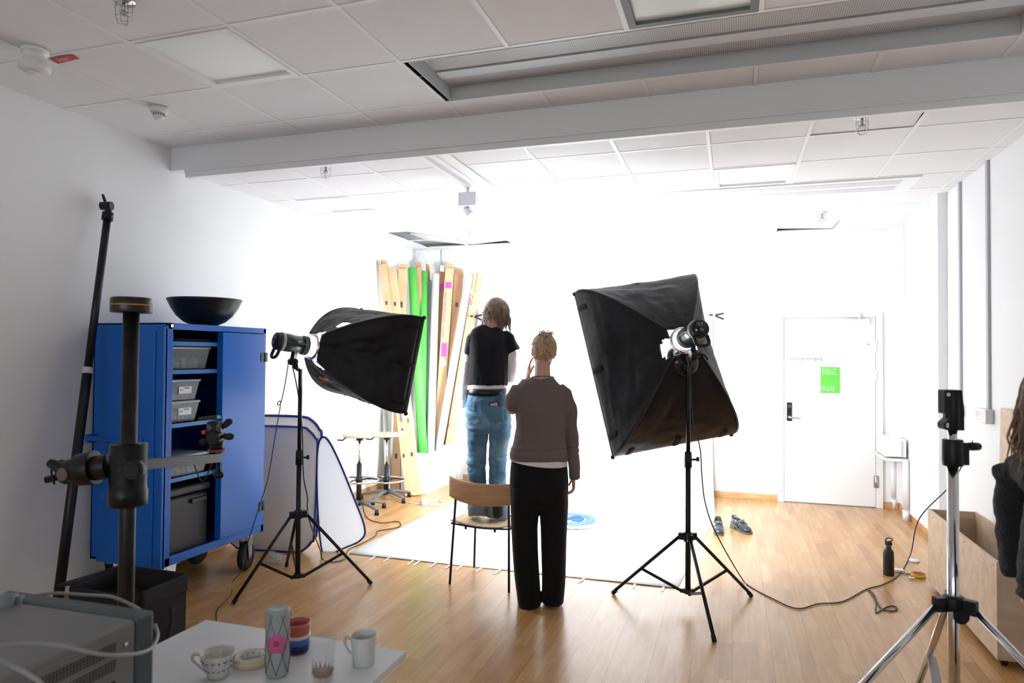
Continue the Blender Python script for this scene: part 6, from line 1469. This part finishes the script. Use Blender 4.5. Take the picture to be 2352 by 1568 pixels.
# ---------------------------------------------------------------- person cut by the right edge
DP = 1.9; pp3 = lambda x, y, o=0.0: fd(x+34, y, DP+o); q = pp3(2500, 1500)
t = thing('person', V((q.x, q.y, 0)), 'person in a dark grey sweater with brown bob hair, cut off by the right edge', 'person')
b = MB(); hc = pp3(2412, 925); fdir = RT*.9+FW*.5-V((0, 0, .1)); udir = V((0, 0, 1))
head(b, hc, fdir, udir, 1.0)
b.loft([pp3(2440, 1110), pp3(2432, 1060), pp3(2420, 990)], [(.07, .06), (.055, .055), (.05, .05)], FW, n=18)
b.loft([pp3(2490, 1560), pp3(2480, 1400), pp3(2470, 1200), pp3(2455, 1100)], [(.15, .11), (.13, .10), (.14, .1), (.1, .07)], FW)
def gz(p, z): return V((p.x, p.y, z))
hp = pp3(2490, 1540)
for sx in (-.085, .085): b.loft([hp+RT*sx, gz(hp+RT*sx, .48), gz(hp+RT*sx, .09)], [(.08, .08), (.055, .06), (.04, .045)], FW, n=14)
el = pp3(2348, 1385, -.02); sh_ = pp3(2400, 1120)
b.loft([sh_, sh_.lerp(el, .5), el, el+FW*.10+RT*.14-V((0, 0, .02)), el+FW*.14+RT*.24], [(.045, .045), (.04, .04), (.038, .038), (.03, .03), (.024, .022)], RT+FW*.3 if False else V((0.2, -.9, .3)), n=14)
hand(b, el+FW*.14+RT*.24, RT+FW*.2, V((0, 0, 1)), FW, .17, .5)
sh2 = sh_+RT*.12+FW*.28; el2 = sh2-V((0, 0, .33))+FW*.05
b.loft([sh2, el2, el2+RT*.22-V((0, 0, .03))], [(.045, .045), (.036, .036), (.024, .022)], V((0.2, -.9, .3)), n=14)
hand(b, el2+RT*.22-V((0, 0, .03)), RT, V((0, 0, 1)), -FW, .17, .5)
bake(b, 'body', skin, t, .008, 3)
s_ = MB()
s_.loft([pp3(2495, 1590), pp3(2492, 1540), pp3(2480, 1400), pp3(2470, 1250), pp3(2462, 1160), pp3(2452, 1110), pp3(2440, 1085)], [(.165, .125), (.165, .13), (.145, .12), (.145, .12), (.135, .115), (.10, .085), (.07, .07)], FW, n=36)
s_.loft([pp3(2425, 1120), sh_-RT*.01-V((0, 0, .02)), sh_.lerp(el, .5)-RT*.008, el+V((0, 0, .02)), el+RT*.03+FW*.02, el+FW*.10+RT*.14-V((0, 0, .02)), el+FW*.13+RT*.22], [(.06, .06), (.068, .065), (.055, .06), (.052, .058), (.05, .052), (.042, .045), (.034, .034)], V((0.2, -.9, .3)), n=24)
s_.loft([sh2-RT*.03, el2, el2+RT*.20-V((0, 0, .03))], [(.062, .062), (.05, .05), (.036, .036)], V((0.2, -.9, .3)), n=20)
s_.loft([sh_.lerp(sh2, .2), sh2], [(.07, .06), (.06, .06)], V((0, 0, 1)), n=16)
bake(s_, 'sweater', cloud((.028, .031, .036), 'charcoal_wool', b=.9, sc=110), t, .008, 3, lambda p: .012*noise.noise(V((p.x*7, p.y*7, p.z*16)))+.005*ridge(p, 15, 15, 25))
j = MB(); j.loft([hp+V((0, 0, .08)), hp, hp-V((0, 0, .12))], [(.15, .115), (.165, .13), (.16, .12)], FW, n=28)
for sx in (-.085, .085): j.loft([hp+RT*sx-V((0, 0, .02)), gz(hp+RT*sx, .48), gz(hp+RT*sx, .06)], [(.09, .10), (.075, .08), (.065, .07)], FW, n=20)
bake(j, 'trousers', cloud((.02, .022, .03), 'dark_trousers'), t, .010, 3, lambda p: .004*ridge(p, 8, 8, 8))
for sx in (-.085, .085):
    p = gz(hp+RT*sx, 0); MB().loft([p-RT*.06+V((0, 0, .035)), p+V((0, 0, .045)), p+RT*.10+V((0, 0, .035)), p+RT*.19+V((0, 0, .02))], [(.03, .032), (.04, .042), (.045, .033), (.03, .016)], (0, 0, 1), n=16).build('shoe', mat('black_shoe', 0), t, smooth=True)
hd_ = mat('dark_blonde_hair', (.28, .17, .09), .42, var=.5, vscale=45, stretch=(1, 1, .3), col2=(.07, .035, .018))
hair_strands(hc+V((0, 0, .01)), fdir, udir, 900, .23, .100, 1.0, 60, 8, .006, (.92, 1.02, 1.05), (2, 80), .0042, (.8, 1.1)).build('hair', hd_, t, smooth=True)
f_ = fdir.normalized(); r_ = f_.cross(udir).normalized(); u_ = r_.cross(f_)
MB().ball(hc+V((0, 0, .012))-f_*.02, .100, (.88, 1.0, 1.08), n=24, mx=Matrix((r_, f_, u_)).transposed()).build('hair', hd_, t, smooth=True)
ex = MB()
for sx in (-1, 1): ex.ball(hc+r_*.031*sx+f_*.083+u_*.012, .012, n=10)
ex.build('eyes', mat('eye_white', 0), t)
